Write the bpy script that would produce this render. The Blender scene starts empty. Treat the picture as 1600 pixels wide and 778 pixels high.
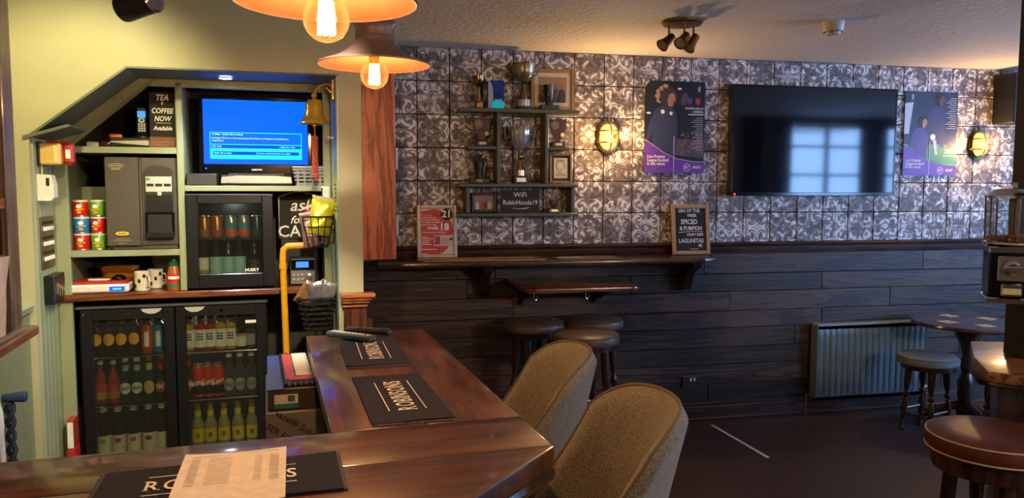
import bpy, bmesh, math, random
from mathutils import Matrix, Vector
random.seed(7)
PI = math.pi
sc = bpy.context.scene
COL = sc.collection

# ------------------------------------------------------------------ camera, world, exposure
EYE = 1.62
cam_d = bpy.data.cameras.new('camera'); cam = bpy.data.objects.new('camera', cam_d); COL.objects.link(cam)
cam_d.sensor_width = 36.0; cam_d.lens = 1220.0 / 1600.0 * 36.0; cam_d.clip_start = 0.05
_f = Vector((0.2109, 0.9744, -0.0782)).normalized()
_u = Vector((0.0140, 0.0770, 0.9969)); _r = _f.cross(_u).normalized(); _u = _r.cross(_f).normalized()
cam.matrix_world = Matrix(((_r.x, _u.x, -_f.x, 0), (_r.y, _u.y, -_f.y, 0), (_r.z, _u.z, -_f.z, EYE), (0, 0, 0, 1)))
sc.camera = cam
world = bpy.data.worlds.new('sky'); sc.world = world; world.use_nodes = True
_bg = world.node_tree.nodes['Background']
_bg.inputs[0].default_value = (0.33, 0.57, 1.0, 1); _bg.inputs[1].default_value = 17.0
vs = sc.view_settings
vs.view_transform = 'Standard'; vs.look = 'None'; vs.gamma = 1.0; vs.exposure = 0.82; vs.use_curve_mapping = False
sc.display_settings.display_device = 'sRGB'
sc.cycles.max_bounces = 8; sc.cycles.transparent_max_bounces = 24; sc.cycles.sample_clamp_indirect = 4.0
sc.cycles.caustics_reflective = False; sc.cycles.caustics_refractive = False

WARM = (1.0, 0.56, 0.22); WARM2 = (1.0, 0.70, 0.36); NEUT = (1.0, 0.86, 0.62); COOL = (0.72, 0.84, 1.0)
def spot_light(loc, target, power, col, angle=70, blend=0.6, size=0.03):
    d = bpy.data.lights.new('spot_light', 'SPOT'); d.energy = power; d.color = col
    d.spot_size = math.radians(angle); d.spot_blend = blend; d.shadow_soft_size = size
    o = bpy.data.objects.new('spot_light', d); COL.objects.link(o); o.location = loc
    o.rotation_euler = (Vector(target) - Vector(loc)).to_track_quat('-Z', 'Y').to_euler(); return o
def point_light(loc, power, col, size=0.03):
    d = bpy.data.lights.new('bulb_light', 'POINT'); d.energy = power; d.color = col; d.shadow_soft_size = size
    o = bpy.data.objects.new('bulb_light', d); COL.objects.link(o); o.location = loc; return o

# ------------------------------------------------------------------ helpers
ANG = math.radians(5.169)                       # the bar and its back wall stand a little askew to the tiled wall
CA, SA = math.cos(ANG), math.sin(ANG)
def BW(x, y, z=0.0): return (x * CA - y * SA, x * SA + y * CA, z)
def ray(px, py):
    v = Vector(((px - 800) / 1220.0, -(py - 389) / 1220.0)); return _r * v.x + _u * v.y + _f
def onY(px, py, Y): d = ray(px, py); k = Y / d.y; return (d.x * k, Y, EYE + d.z * k)
def onB(px, py, y):
    d = ray(px, py); dx, dy = d.x * CA + d.y * SA, -d.x * SA + d.y * CA; k = y / dy; return (dx * k, y, EYE + d.z * k)
def lin(h):
    h = h.lstrip('#'); o = []
    for i in (0, 2, 4):
        c = int(h[i:i + 2], 16) / 255.0; o.append(c / 12.92 if c <= 0.04045 else ((c + 0.055) / 1.055) ** 2.4)
    return (o[0], o[1], o[2], 1.0)

class MB:
    def __init__(s): s.v = []; s.f = []; s.m = None
    def add(s, V, F):
        o = len(s.v)
        s.v += [tuple(s.m @ Vector(p)) for p in V] if s.m is not None else [tuple(p) for p in V]
        s.f += [tuple(i + o for i in f) for f in F]; return s
    def box(s, x0, x1, y0, y1, z0, z1, b=0.0):
        x0, x1 = min(x0, x1), max(x0, x1); y0, y1 = min(y0, y1), max(y0, y1); z0, z1 = min(z0, z1), max(z0, z1)
        if b <= 0:
            V = [(x, y, z) for x in (x0, x1) for y in (y0, y1) for z in (z0, z1)]
            return s.add(V, [(0, 1, 3, 2), (4, 6, 7, 5), (0, 4, 5, 1), (2, 3, 7, 6), (0, 2, 6, 4), (1, 5, 7, 3)])
        b = min(b, (x1 - x0) * .49, (y1 - y0) * .49, (z1 - z0) * .49)
        lo, hi = (x0, y0, z0), (x1, y1, z1); V = []; ix = {}
        for sx in (0, 1):
            for sy in (0, 1):
                for sz in (0, 1):
                    sg = (sx, sy, sz)
                    for ax in range(3):
                        p = []
                        for k in range(3):
                            e = hi[k] if sg[k] else lo[k]
                            p.append(e if k == ax else (e - b if sg[k] else e + b))
                        ix[(sg, ax)] = len(V); V.append(tuple(p))
        F = []
        for ax in range(3):
            u, w = [k for k in range(3) if k != ax]
            for e in (0, 1):
                q = []
                for (a, c) in ((0, 0), (1, 0), (1, 1), (0, 1)):
                    g = [0, 0, 0]; g[ax] = e; g[u] = a; g[w] = c; q.append(ix[(tuple(g), ax)])
                F.append(tuple(q))
        for ax in range(3):
            u, w = [k for k in range(3) if k != ax]
            for (a, c) in ((0, 0), (1, 0), (1, 1), (0, 1)):
                g0 = [0, 0, 0]; g0[u] = a; g0[w] = c; g1 = list(g0); g1[ax] = 1; g0, g1 = tuple(g0), tuple(g1)
                F.append((ix[(g0, u)], ix[(g0, w)], ix[(g1, w)], ix[(g1, u)]))
        for sx in (0, 1):
            for sy in (0, 1):
                for sz in (0, 1): F.append(tuple(ix[((sx, sy, sz), k)] for k in range(3)))
        return s.add(V, F)
    def cbox(s, c, d, b=0.0):
        return s.box(c[0] - d[0] / 2, c[0] + d[0] / 2, c[1] - d[1] / 2, c[1] + d[1] / 2, c[2] - d[2] / 2, c[2] + d[2] / 2, b)
    def lathe(s, prof, n=20, o=(0, 0, 0), M=None, cap=True):
        V = []; F = []
        for (r, z) in prof:
            for i in range(n):
                a = 2 * PI * i / n; p = Vector((r * math.cos(a), r * math.sin(a), z))
                if M is not None: p = M @ p
                V.append((p.x + o[0], p.y + o[1], p.z + o[2]))
        for j in range(len(prof) - 1):
            for i in range(n):
                k = (i + 1) % n; F.append((j * n + i, j * n + k, (j + 1) * n + k, (j + 1) * n + i))
        if cap:
            if prof[0][0] > 1e-4: F.append(tuple(reversed(range(n))))
            if prof[-1][0] > 1e-4: F.append(tuple((len(prof) - 1) * n + i for i in range(n)))
        return s.add(V, F)
    def cyl(s, p, q, r0, r1=None, n=14):
        r1 = r0 if r1 is None else r1; p, q = Vector(p), Vector(q); d = q - p
        M = d.to_track_quat('Z', 'Y').to_matrix(); return s.lathe([(r0, 0), (r1, d.length)], n, p, M)
    def ball(s, c, r, n=14, k=8, sz=1.0):
        return s.lathe([(max(1e-4, r * math.sin(PI * j / k)), -r * sz * math.cos(PI * j / k)) for j in range(k + 1)], n, c)
    def tube(s, P, r, n=8, closed=False):
        P = [Vector(p) for p in P]; L = len(P); V = []; F = []; up = None
        for i, p in enumerate(P):
            if closed: t = P[(i + 1) % L] - P[i - 1]
            else: t = P[min(i + 1, L - 1)] - P[max(i - 1, 0)]
            t.normalize()
            if up is None: up = Vector((0, 0, 1)) if abs(t.z) < .9 else Vector((1, 0, 0))
            up = (up - t * up.dot(t));
            if up.length < 1e-5: up = t.orthogonal()
            up.normalize(); sd = t.cross(up); rr = r[i] if isinstance(r, (list, tuple)) else r
            for k in range(n):
                a = 2 * PI * k / n; V.append(tuple(p + up * (rr * math.cos(a)) + sd * (rr * math.sin(a))))
        for i in range(L if closed else L - 1):
            j = (i + 1) % L
            for k in range(n): F.append((i * n + k, i * n + (k + 1) % n, j * n + (k + 1) % n, j * n + k))
        if not closed: F.append(tuple(reversed(range(n)))); F.append(tuple((L - 1) * n + k for k in range(n)))
        return s.add(V, F)
    def prism(s, poly, d0, d1, plane='xz'):
        m = {'xz': lambda a, b, d: (a, d, b), 'xy': lambda a, b, d: (a, b, d), 'yz': lambda a, b, d: (d, a, b)}[plane]
        n = len(poly); V = [m(a, b, d0) for a, b in poly] + [m(a, b, d1) for a, b in poly]
        return s.add(V, [tuple(range(n)), tuple(range(2 * n - 1, n - 1, -1))] + [(i, (i + 1) % n, n + (i + 1) % n, n + i) for i in range(n)])
    def disc(s, c, rx, rz, d0, d1, n=24):
        return s.prism([(c[0] + rx * math.cos(2 * PI * i / n), c[1] + rz * math.sin(2 * PI * i / n)) for i in range(n)], d0, d1)
    def grid(s, f, nu, nv, cu=False, cv=False):
        V = [f(i / (nu if cu else nu - 1), j / (nv if cv else nv - 1)) for i in range(nu) for j in range(nv)]; F = []
        for i in range(nu if cu else nu - 1):
            for j in range(nv if cv else nv - 1):
                a, b = (i + 1) % nu, (j + 1) % nv; F.append((i * nv + j, a * nv + j, a * nv + b, i * nv + b))
        return s.add(V, F)
    def mesh(s, name, smooth=35):
        me = bpy.data.meshes.new(name); me.from_pydata(s.v, [], s.f)
        bm = bmesh.new(); bm.from_mesh(me); bmesh.ops.remove_doubles(bm, verts=bm.verts, dist=1e-6)
        bmesh.ops.recalc_face_normals(bm, faces=bm.faces); bm.to_mesh(me); bm.free()
        if smooth:
            me.shade_smooth()
            try: me.set_sharp_from_angle(angle=math.radians(smooth))
            except Exception: pass
        return me
    def obj(s, name, mat, parent=None, smooth=35):
        me = s.mesh(name, smooth); me.materials.append(mat); return link(name, me, parent)

def link(name, me, parent=None, loc=None, rot=None, mat=None):
    o = bpy.data.objects.new(name, me); COL.objects.link(o)
    if parent is not None: o.parent = parent
    if loc is not None: o.location = loc
    if rot is not None: o.rotation_euler = rot
    if mat is not None: me.materials.append(mat)
    return o
def tag(o, label=None, cat=None, group=None, kind=None):
    if label: o['label'] = label
    if cat: o['category'] = cat
    if group: o['group'] = group
    if kind: o['kind'] = kind
    return o
def thing(name, label, cat, loc=(0, 0, 0), rz=0.0, group=None, rot=None):
    o = bpy.data.objects.new(name, None); COL.objects.link(o); o.empty_display_size = 0.05
    o.location = loc; o.rotation_euler = rot if rot is not None else (0, 0, rz); return tag(o, label, cat, group)
def bthing(name, label, cat, x, y, z, rz=0.0, group=None): return thing(name, label, cat, BW(x, y, z), ANG + rz, group)
def struct(name, mb, mat, parent=None, smooth=35, rz=None):
    o = mb.obj(name, mat, parent, smooth)
    if parent is None: o['kind'] = 'structure'
    if rz is not None: o.rotation_euler = (0, 0, rz)
    return o
def copy_tree(o, parent=None):
    c = o.copy(); COL.objects.link(c); c.parent = parent
    for ch in o.children: copy_tree(ch, c)
    return c
def text(s, size, mat, parent, loc, rot=(PI / 2, 0, 0), bold=0.0, shear=0.0, sx=1.0, align='CENTER', name='lettering', ext=0.0002, space=1.0, lines=1.0):
    cu = bpy.data.curves.new('t', 'FONT'); cu.body = s; cu.size = size; cu.align_x = align; cu.align_y = 'CENTER'
    cu.offset = bold * size; cu.shear = shear; cu.extrude = ext; cu.resolution_u = 2; cu.space_character = space; cu.space_line = lines
    ob = bpy.data.objects.new('t', cu); me = bpy.data.meshes.new_from_object(ob)
    bpy.data.objects.remove(ob); bpy.data.curves.remove(cu)
    me.materials.clear(); me.materials.append(mat); me.name = name
    o = link(name, me, parent, loc, rot); o.scale = (sx, 1, 1); return o

# ------------------------------------------------------------------ materials
class NT:
    def __init__(s, name):
        s.mat = bpy.data.materials.new(name); s.mat.use_nodes = True; s.t = s.mat.node_tree; s.b = s.t.nodes['Principled BSDF']
    def n(s, typ, **kw):
        nd = s.t.nodes.new(typ)
        for k, v in kw.items(): setattr(nd, k, v)
        return nd
    def put(s, sock, v):
        if isinstance(v, bpy.types.NodeSocket): s.t.links.new(v, sock)
        else: sock.default_value = v
    def math(s, op, a, b=0.0, c=None, clamp=False):
        nd = s.n('ShaderNodeMath', operation=op, use_clamp=clamp); s.put(nd.inputs[0], a); s.put(nd.inputs[1], b)
        if c is not None: s.put(nd.inputs[2], c)
        return nd.outputs[0]
    def mix(s, fac, a, b):
        nd = s.n('ShaderNodeMix', data_type='RGBA'); s.put(nd.inputs[0], fac); s.put(nd.inputs[6], a); s.put(nd.inputs[7], b); return nd.outputs[2]
    def coord(s, which='Object', scale=(1, 1, 1), rot=(0, 0, 0), loc=(0, 0, 0)):
        tc = s.n('ShaderNodeTexCoord'); mp = s.n('ShaderNodeMapping'); s.t.links.new(tc.outputs[which], mp.inputs[0])
        mp.inputs['Scale'].default_value = scale; mp.inputs['Rotation'].default_value = rot; mp.inputs['Location'].default_value = loc; return mp.outputs[0]
    def worldpos(s, scale=(1, 1, 1)):
        g = s.n('ShaderNodeNewGeometry'); mp = s.n('ShaderNodeMapping'); s.t.links.new(g.outputs['Position'], mp.inputs[0]); mp.inputs['Scale'].default_value = scale; return mp.outputs[0]
    def rnd(s): return s.n('ShaderNodeObjectInfo').outputs['Random']
    def noise(s, vec, scale, detail=3.0, rough=.55, dist=0.0):
        nd = s.n('ShaderNodeTexNoise'); s.put(nd.inputs['Vector'], vec); nd.inputs['Scale'].default_value = scale
        nd.inputs['Detail'].default_value = detail; nd.inputs['Roughness'].default_value = rough; nd.inputs['Distortion'].default_value = dist; return nd.outputs[0]
    def ramp(s, fac, stops):
        nd = s.n('ShaderNodeValToRGB'); s.put(nd.inputs[0], fac); cr = nd.color_ramp
        while len(cr.elements) < len(stops): cr.elements.new(0.5)
        for e, (p, c) in zip(cr.elements, stops): e.position = p; e.color = c
        return nd.outputs[0]
    def bump(s, h, strength=.3, dist=.01):
        nd = s.n('ShaderNodeBump'); nd.inputs['Strength'].default_value = strength; nd.inputs['Distance'].default_value = dist
        s.put(nd.inputs['Height'], h); s.t.links.new(nd.outputs[0], s.b.inputs['Normal']); return s
    def set(s, **kw):
        m = dict(col='Base Color', rough='Roughness', metal='Metallic', spec='Specular IOR Level', trans='Transmission Weight', ior='IOR', coat='Coat Weight', coatr='Coat Roughness', emit='Emission Color', es='Emission Strength', alpha='Alpha', sheen='Sheen Weight')
        for k, v in kw.items(): s.put(s.b.inputs[m[k]], v)
        return s
MATS = {}
def P(name, col, rough=.5, metal=0.0, var=0.0, vs=40.0, bump=0.0, bs=200.0, **kw):
    if name in MATS: return MATS[name]
    n = NT(name); c = lin(col) if isinstance(col, str) else col; n.set(col=c, rough=rough, metal=metal, **kw)
    v = var if var else 0.10
    f = n.noise(n.coord(), vs, 3); g = n.ramp(f, [(.3, tuple(x * (1 - v) for x in c[:3]) + (1,)), (.7, tuple(min(1, x * (1 + v * .6)) for x in c[:3]) + (1,))]); n.set(col=g)
    if bump: n.bump(n.noise(n.coord(), bs, 2), bump, .004)
    MATS[name] = n.mat; return n.mat
def E(name, col, strength):
    if name in MATS: return MATS[name]
    n = NT(name); c = lin(col) if isinstance(col, str) else col; n.set(col=(0, 0, 0, 1), emit=c, es=strength, rough=.6, spec=.1); MATS[name] = n.mat; return n.mat
def WOOD(name, c1, c2, axis='x', scale=1.0, rough=.35, coat=0.0, bump=.12, coatr=.12, perobj=True, contrast=(.35, .68)):
    if name in MATS: return MATS[name]
    n = NT(name); k = {'x': (1.1, 14, 14), 'y': (14, 1.1, 14), 'z': (14, 14, 1.1)}[axis]
    vec = n.coord('Object', tuple(q * scale for q in k))
    if perobj:
        ad = n.n('ShaderNodeVectorMath', operation='ADD'); n.put(ad.inputs[0], vec); r = n.rnd()
        cb = n.n('ShaderNodeCombineXYZ'); n.put(cb.inputs[0], n.math('MULTIPLY', r, 37)); n.put(cb.inputs[1], n.math('MULTIPLY', r, 91)); n.put(cb.inputs[2], n.math('MULTIPLY', r, 53))
        n.t.links.new(cb.outputs[0], ad.inputs[1]); vec = ad.outputs[0]
    f1 = n.noise(vec, 1.6, 4, .6, 1.4)
    wv = n.math('SINE', n.math('MULTIPLY', f1, 26)); wv = n.math('MULTIPLY_ADD', wv, .5, .5)
    f2 = n.noise(vec, 5.0, 5, .7, .3)
    f = n.math('ADD', n.math('MULTIPLY', wv, .45), n.math('MULTIPLY', f2, .6))
    n.set(col=n.ramp(f, [(contrast[0], lin(c1)), (contrast[1], lin(c2))]), rough=rough, coat=coat, coatr=coatr)
    if bump: n.bump(f, bump, .003)
    MATS[name] = n.mat; return n.mat
def GLASS(name, col, alpha=.25, rough=.05, body=.3, edge=.75):
    if name in MATS: return MATS[name]
    n = NT(name); c = lin(col) if isinstance(col, str) else col
    tr = n.n('ShaderNodeBsdfTransparent'); tr.inputs[0].default_value = c
    mx = n.n('ShaderNodeMixShader'); lw = n.n('ShaderNodeLayerWeight'); lw.inputs[0].default_value = .35
    n.set(col=tuple(x * body for x in c[:3]) + (1,), rough=rough)
    n.put(mx.inputs[0], n.math('MULTIPLY_ADD', lw.outputs['Facing'], edge, alpha, clamp=True)); n.t.links.new(tr.outputs[0], mx.inputs[1]); n.t.links.new(n.b.outputs[0], mx.inputs[2])
    n.t.links.new(mx.outputs[0], n.t.nodes['Material Output'].inputs[0]); MATS[name] = n.mat; return n.mat
# ------------------------------------------------------------------ the room
D = 5.012; CEIL = 2.503; XR = 7.42; XL = -1.9; YF = -1.3; NY = 1.1; NX = 4.85   # NY/NX: the window nook on the right
# floor: dark worn boards
n = NT('floor_boards'); w = n.worldpos((1, 1, 1))
br = n.n('ShaderNodeTexBrick'); br.offset = .37; n.put(br.inputs['Vector'], w); br.inputs['Scale'].default_value = 1.0
br.inputs['Brick Width'].default_value = 1.3; br.inputs['Row Height'].default_value = .19; br.inputs['Mortar Size'].default_value = .0018
br.inputs['Color1'].default_value = lin('#3f2c21'); br.inputs['Color2'].default_value = lin('#4a3427'); br.inputs['Mortar'].default_value = lin('#1b120d')
gr = n.noise(n.worldpos((2, 30, 2)), 2.2, 5, .65, .6)
n.set(col=n.mix(n.math('MULTIPLY', gr, .8), br.outputs[0], lin('#22160f')), rough=n.math('MULTIPLY_ADD', gr, .25, .34)); n.bump(gr, .12, .002)
M_FLOOR = n.mat
m = MB(); m.box(XL - .3, XR + .3, YF - .3, D + .3, -.12, 0); struct('floor', m, M_FLOOR)
# ceiling: off-white embossed paper
n = NT('embossed_ceiling_paper'); w = n.worldpos()
vo = n.n('ShaderNodeTexVoronoi'); n.put(vo.inputs['Vector'], n.worldpos((1, 1.6, 1))); vo.inputs['Scale'].default_value = 26
h = n.math('ADD', n.math('MULTIPLY', vo.outputs[0], .7), n.noise(w, 55, 4)); n.set(col=lin('#ebe4dd'), rough=.75); n.bump(h, .38, .010)
M_CEIL = n.mat
m = MB(); m.box(XL - .3, XR + .3, YF - .3, D + .3, CEIL, CEIL + .12); struct('ceiling', m, M_CEIL)
# back wall body
M_BACK = P('dark_wall_backing', '#2a211d', .9)
m = MB(); m.box(-1.6, XR + .2, D, D + .16, 0, CEIL); wall_back = struct('wall_back', m, M_BACK)
# patterned tiles, one object each
def tile_material(name, white, base):
    n = NT(name); tc = n.n('ShaderNodeTexCoord'); sp = n.n('ShaderNodeSeparateXYZ'); n.t.links.new(tc.outputs['Object'], sp.inputs[0])
    a = n.math('ABSOLUTE', n.math('MULTIPLY', sp.outputs[0], 10)); b = n.math('ABSOLUTE', n.math('MULTIPLY', sp.outputs[2], 10)); r = n.rnd()
    r2 = n.math('FRACT', n.math('MULTIPLY', r, 17.31)); r3 = n.math('FRACT', n.math('MULTIPLY', r, 71.7)); r4 = n.math('FRACT', n.math('MULTIPLY', r, 313.1))
    k1 = n.math('MULTIPLY_ADD', r, 4.0, 8.5); k2 = n.math('MULTIPLY_ADD', r2, 6.0, 7.0); ph = n.math('MULTIPLY', r3, 6.28)
    amp = n.math('MULTIPLY_ADD', r4, 1.7, 1.4)
    def wv(p, q):
        s1 = n.math('MULTIPLY', n.math('SINE', n.math('MULTIPLY_ADD', q, k2, ph)), amp)
        return n.math('SINE', n.math('ADD', n.math('MULTIPLY', p, k1), s1))
    rr = n.math('SQRT', n.math('ADD', n.math('MULTIPLY', a, a), n.math('MULTIPLY', b, b)))
    a5 = n.math('SUBTRACT', a, .55); b5 = n.math('SUBTRACT', b, .55)
    d5 = n.math('SQRT', n.math('ADD', n.math('MULTIPLY', a5, a5), n.math('MULTIPLY', b5, b5)))
    tw = n.math('MULTIPLY', d5, n.math('MULTIPLY_ADD', r2, 4.0, 3.5)); ct_, st_ = n.math('COSINE', tw), n.math('SINE', tw)      # twist each quarter into a scroll
    a2 = n.math('SUBTRACT', n.math('MULTIPLY', a5, ct_), n.math('MULTIPLY', b5, st_)); b2 = n.math('ADD', n.math('MULTIPLY', a5, st_), n.math('MULTIPLY', b5, ct_))
    f = n.math('ADD', wv(a2, b2), wv(b2, a2))
    f = n.math('ADD', f, n.math('MULTIPLY', n.math('SINE', n.math('MULTIPLY_ADD', d5, 15, ph)), .5))
    f = n.math('ADD', f, n.math('MULTIPLY', n.math('COSINE', n.math('MULTIPLY', rr, 12)), .4))
    line = n.math('SUBTRACT', 1, n.math('MULTIPLY', n.math('ABSOLUTE', n.math('SUBTRACT', f, .12)), 3.0), clamp=True)    # dark outlines
    fill = n.math('MULTIPLY_ADD', f, 2.6, n.math('MULTIPLY_ADD', r4, .7, .55), clamp=True)                                                # pale leaf fields
    eng = n.math('MULTIPLY_ADD', n.math('ABSOLUTE', n.math('SINE', n.math('MULTIPLY', f, 3.4))), -4.0, 1.0, clamp=True)     # engraved inner lines
    W = n.worldpos(); wear = n.noise(W, 13, 4, .6, .3); wear2 = n.noise(W, 5.0, 3, .6)
    wr = n.math('MULTIPLY_ADD', n.math('ADD', wear, n.math('MULTIPLY', wear2, .5)), 10, -7.05, clamp=True)   # where the pale glaze has gone
    c = n.mix(fill, base, white); c = n.mix(n.math('MULTIPLY', eng, .65), c, lin('#524745')); c = n.mix(n.math('MULTIPLY', line, .8), c, lin('#2c2423'))
    c = n.mix(n.math('MULTIPLY', wr, .85), c, lin('#483830'))
    rust = n.math('MULTIPLY_ADD', n.noise(W, 7.3, 4, .6), 14, -9.9, clamp=True); c = n.mix(n.math('MULTIPLY', rust, .7), c, lin('#8a5a40'))
    c = n.mix(n.math('MULTIPLY', n.noise(W, 60, 2), .22), c, lin('#5a5150'))
    n.set(col=c, rough=.5); n.bump(fill, .25, .002); return n.mat
M_TILE = tile_material('arabesque_tile', lin('#f6f3f2'), lin('#857975'))
T = .2066; ROW = .21; X0 = .879
m = MB(); m.box(-T / 2 + .0026, T / 2 - .0026, -.006, .006, -ROW / 2 + .0026, ROW / 2 - .0026, .003); tile_me = m.mesh('tile'); tile_me.materials.append(M_TILE)
for k in range(-5, 21):
    for i in range(6):
        link('tile', tile_me, wall_back, (X0 + (k + .5) * T, D - .006 - random.random() * .0015, 1.243 + (i + .5) * ROW))
# reclaimed wood cladding, one object per plank
PLW = [WOOD('cladding_plank_%d' % i, a, b, 'x', .55, .5, 0, .35, contrast=(.3, .75)) for i, (a, b) in enumerate([('#1c120d', '#43301f'), ('#241812', '#523c2c'), ('#160f0b', '#352619'), ('#2c1b11', '#563a28')])]
z = .115; heights = [.128, .14, .122, .135, .118, .138, .125, .142]
tot = sum(heights); heights = [q * (1.168 - .115) / tot for q in heights]
for r_, hh in enumerate(heights):
    x = .15 - random.random() * .8
    while x < 5.6:
        L = .9 + random.random() * 1.1; x1 = min(x + L, 5.7)
        m = MB(); m.box(-(x1 - x) / 2 + .0012, (x1 - x) / 2 - .0012, -.009, .009, -hh / 2 + .0012, hh / 2 - .0012, .0025)
        o = m.obj('plank', random.choice(PLW), wall_back); o.location = ((x + x1) / 2, D - .012 - random.random() * .006, z + hh / 2); x = x1
    z += hh
# dado rail, skirting
M_DARKW = WOOD('dark_brown_moulding', '#24150e', '#47291a', 'x', .6, .32, .3)
def moulding(name, prof, x0, x1):
    m = MB(); m.prism([(D - d, zz) for d, zz in prof], x0, x1, 'yz'); return struct(name, m, M_DARKW)
moulding('trim_1', [(0, 1.165), (.022, 1.165), (.026, 1.185), (.018, 1.195), (.02, 1.215), (.036, 1.225), (.04, 1.236), (.036, 1.243), (0, 1.243)], .15, 6.5)
moulding('baseboard_back', [(0, 0), (.03, 0), (.03, .085), (.026, .09), (.026, .112), (.018, .122), (0, .122)], .15, 6.5)
# thin quadrant along the floor
m = MB(); m.box(.15, 6.5, D - .046, D - .028, 0, .012, .004); struct('trim_2', m, P('brown_quadrant', '#5a3c28', .4))

# --- back-bar wall: yellow-green facade with a sloping opening under the stairs
FY, SY = 3.98, 4.34
n = NT('pale_olive_paint'); n.set(col=n.mix(n.noise(n.coord(), 6, 3), lin('#a5a380'), lin('#b0ad8a')), rough=.55); n.bump(n.noise(n.coord(), 90, 2), .05, .003); M_OLIVE = n.mat
n = NT('sage_green_paint'); n.set(col=n.mix(n.noise(n.coord(), 8, 3), lin('#8b9472'), lin('#99a17e')), rough=.42); n.bump(n.noise(n.coord(), 60, 2), .04, .003); M_SAGE = n.mat
n = NT('grey_green_paint'); n.set(col=n.mix(n.noise(n.coord(), 8, 3), lin('#8a8d74'), lin('#93957c')), rough=.5); M_GREYG = n.mat
OL, OR = -1.007, .345
m = MB(); m.prism([(-1.062, 0), (OL, 0), (OL, 1.846), (-.602, 2.169), (OR, 2.174), (OR, 0), (.457, 0), (.457, CEIL), (-1.062, CEIL)], FY, SY)
wall_bar = struct('wall_alcove', m, M_OLIVE, None, 20, ANG)
# the sides and back of the cupboard under the stairs
m = MB(); m.box(.345, .457, SY, 5.02, 0, CEIL); struct('wall_alcove_side', m, M_GREYG, None, 20, ANG)
m = MB(); m.box(-1.05, .345, 4.86, 4.9, 0, CEIL); struct('wall_alcove_back', m, P('dark_cupboard_back', '#3b372c', .8), None, 20, ANG)
m = MB(); m.box(-1.35, -1.062, FY, 4.9, 0, CEIL); struct('wall_alcove_left', m, M_OLIVE, None, 20, ANG)
# vertical tongue-and-groove boards on the left reveal, each its own piece, and the flat cap above them
x = FY + .03; k = 0
while x < SY - .03:
    m = MB(); m.box(OL - .004, OL + .008, x + .001, x + .066, 0, 1.84, .003); o = m.obj('reveal_board', M_SAGE, wall_bar); x += .068
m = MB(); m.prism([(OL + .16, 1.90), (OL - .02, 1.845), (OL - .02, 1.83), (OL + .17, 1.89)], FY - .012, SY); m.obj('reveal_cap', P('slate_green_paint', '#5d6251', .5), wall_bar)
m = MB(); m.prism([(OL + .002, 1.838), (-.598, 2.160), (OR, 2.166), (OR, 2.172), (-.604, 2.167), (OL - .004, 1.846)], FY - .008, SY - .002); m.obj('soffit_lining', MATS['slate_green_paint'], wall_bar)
m = MB(); m.box(OR - .012, OR + .001, FY - .006, SY, 0, 2.166, .003); m.obj('reveal_lining', P('pale_sage_gloss', '#a3b394', .35), wall_bar)
# pilaster front under the right end: timber plinth and moulded cap
M_REDW = WOOD('red_brown_stained_wood', '#7a3820', '#b5663f', 'z', .6, .35, .3)
m = MB(); m.box(.355, .47, FY - .03, FY + .001, 0, 1.04, .004); o = m.obj('pilaster_plinth', WOOD('red_brown_stained_wood_dark', '#34180d', '#5e3019', 'z', .6, .35, .2), wall_bar)
m = MB()
for z0, z1, e in ((1.04, 1.055, .022), (1.055, 1.072, .034), (1.072, 1.092, .05), (1.02, 1.03, .015)): m.box(.352 - e * .3, .458 + e, FY - .032 - e, FY + .001, z0, z1, .004)
m.obj('pilaster_cap', WOOD('red_brown_cap_wood', '#7a3c1c', '#b0683a', 'x', .6, .35, .3), wall_bar)
m = MB(); m.box(.457, .50, FY, 5.0, 0, .95, .002); m.obj('pilaster_return', MATS['red_brown_stained_wood_dark'], wall_bar)
# wooden shutter leaf hung beside the pilaster
sh = bthing('hinged_shutter', 'tall red-brown stained timber shutter leaf hanging right of the grey-green pillar', 'shutter', .552, 4.07, 1.245)
m = MB(); m.box(-.088, .085, -.014, .014, 0, CEIL - 1.245, .004); m.obj('leaf', M_REDW, sh)
for zz in (.12, .47, 1.02):
    m = MB(); m.box(.084, .094, -.017, -.004, zz, zz + .11, .002); m.cyl((.092, -.014, zz), (.092, -.014, zz + .11), .005, n=8); m.obj('hinge', P('dull_steel', '#b9b7b0', .3, .9), sh)
# left side wall of the servery: panelled below, olive above
m = MB(); m.box(-1.3, -1.062, -1.2, FY, 0, CEIL); wall_left = struct('wall_left', m, M_OLIVE, None, 20, ANG)
y = 1.6
for (y0, y1) in ((1.9, 2.6), (2.62, 3.35)):
    m = MB(); m.box(-1.063, -1.045, y0, y1, .1, 1.0, .004); m.obj('wall_panel', M_SAGE, wall_left)
m = MB(); m.box(-1.063, -1.035, 3.42, FY, 0, 1.10, .004); m.obj('corner_stile', P('sage_stile', '#7a8263', .45), wall_left)
m = MB(); m.prism([(-1.063, 1.05), (-1.02, 1.06), (-1.015, 1.085), (-1.03, 1.10), (-1.063, 1.11)], 3.2, FY, 'xz'); m.obj('dado_strip', M_SAGE, wall_left)
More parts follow.
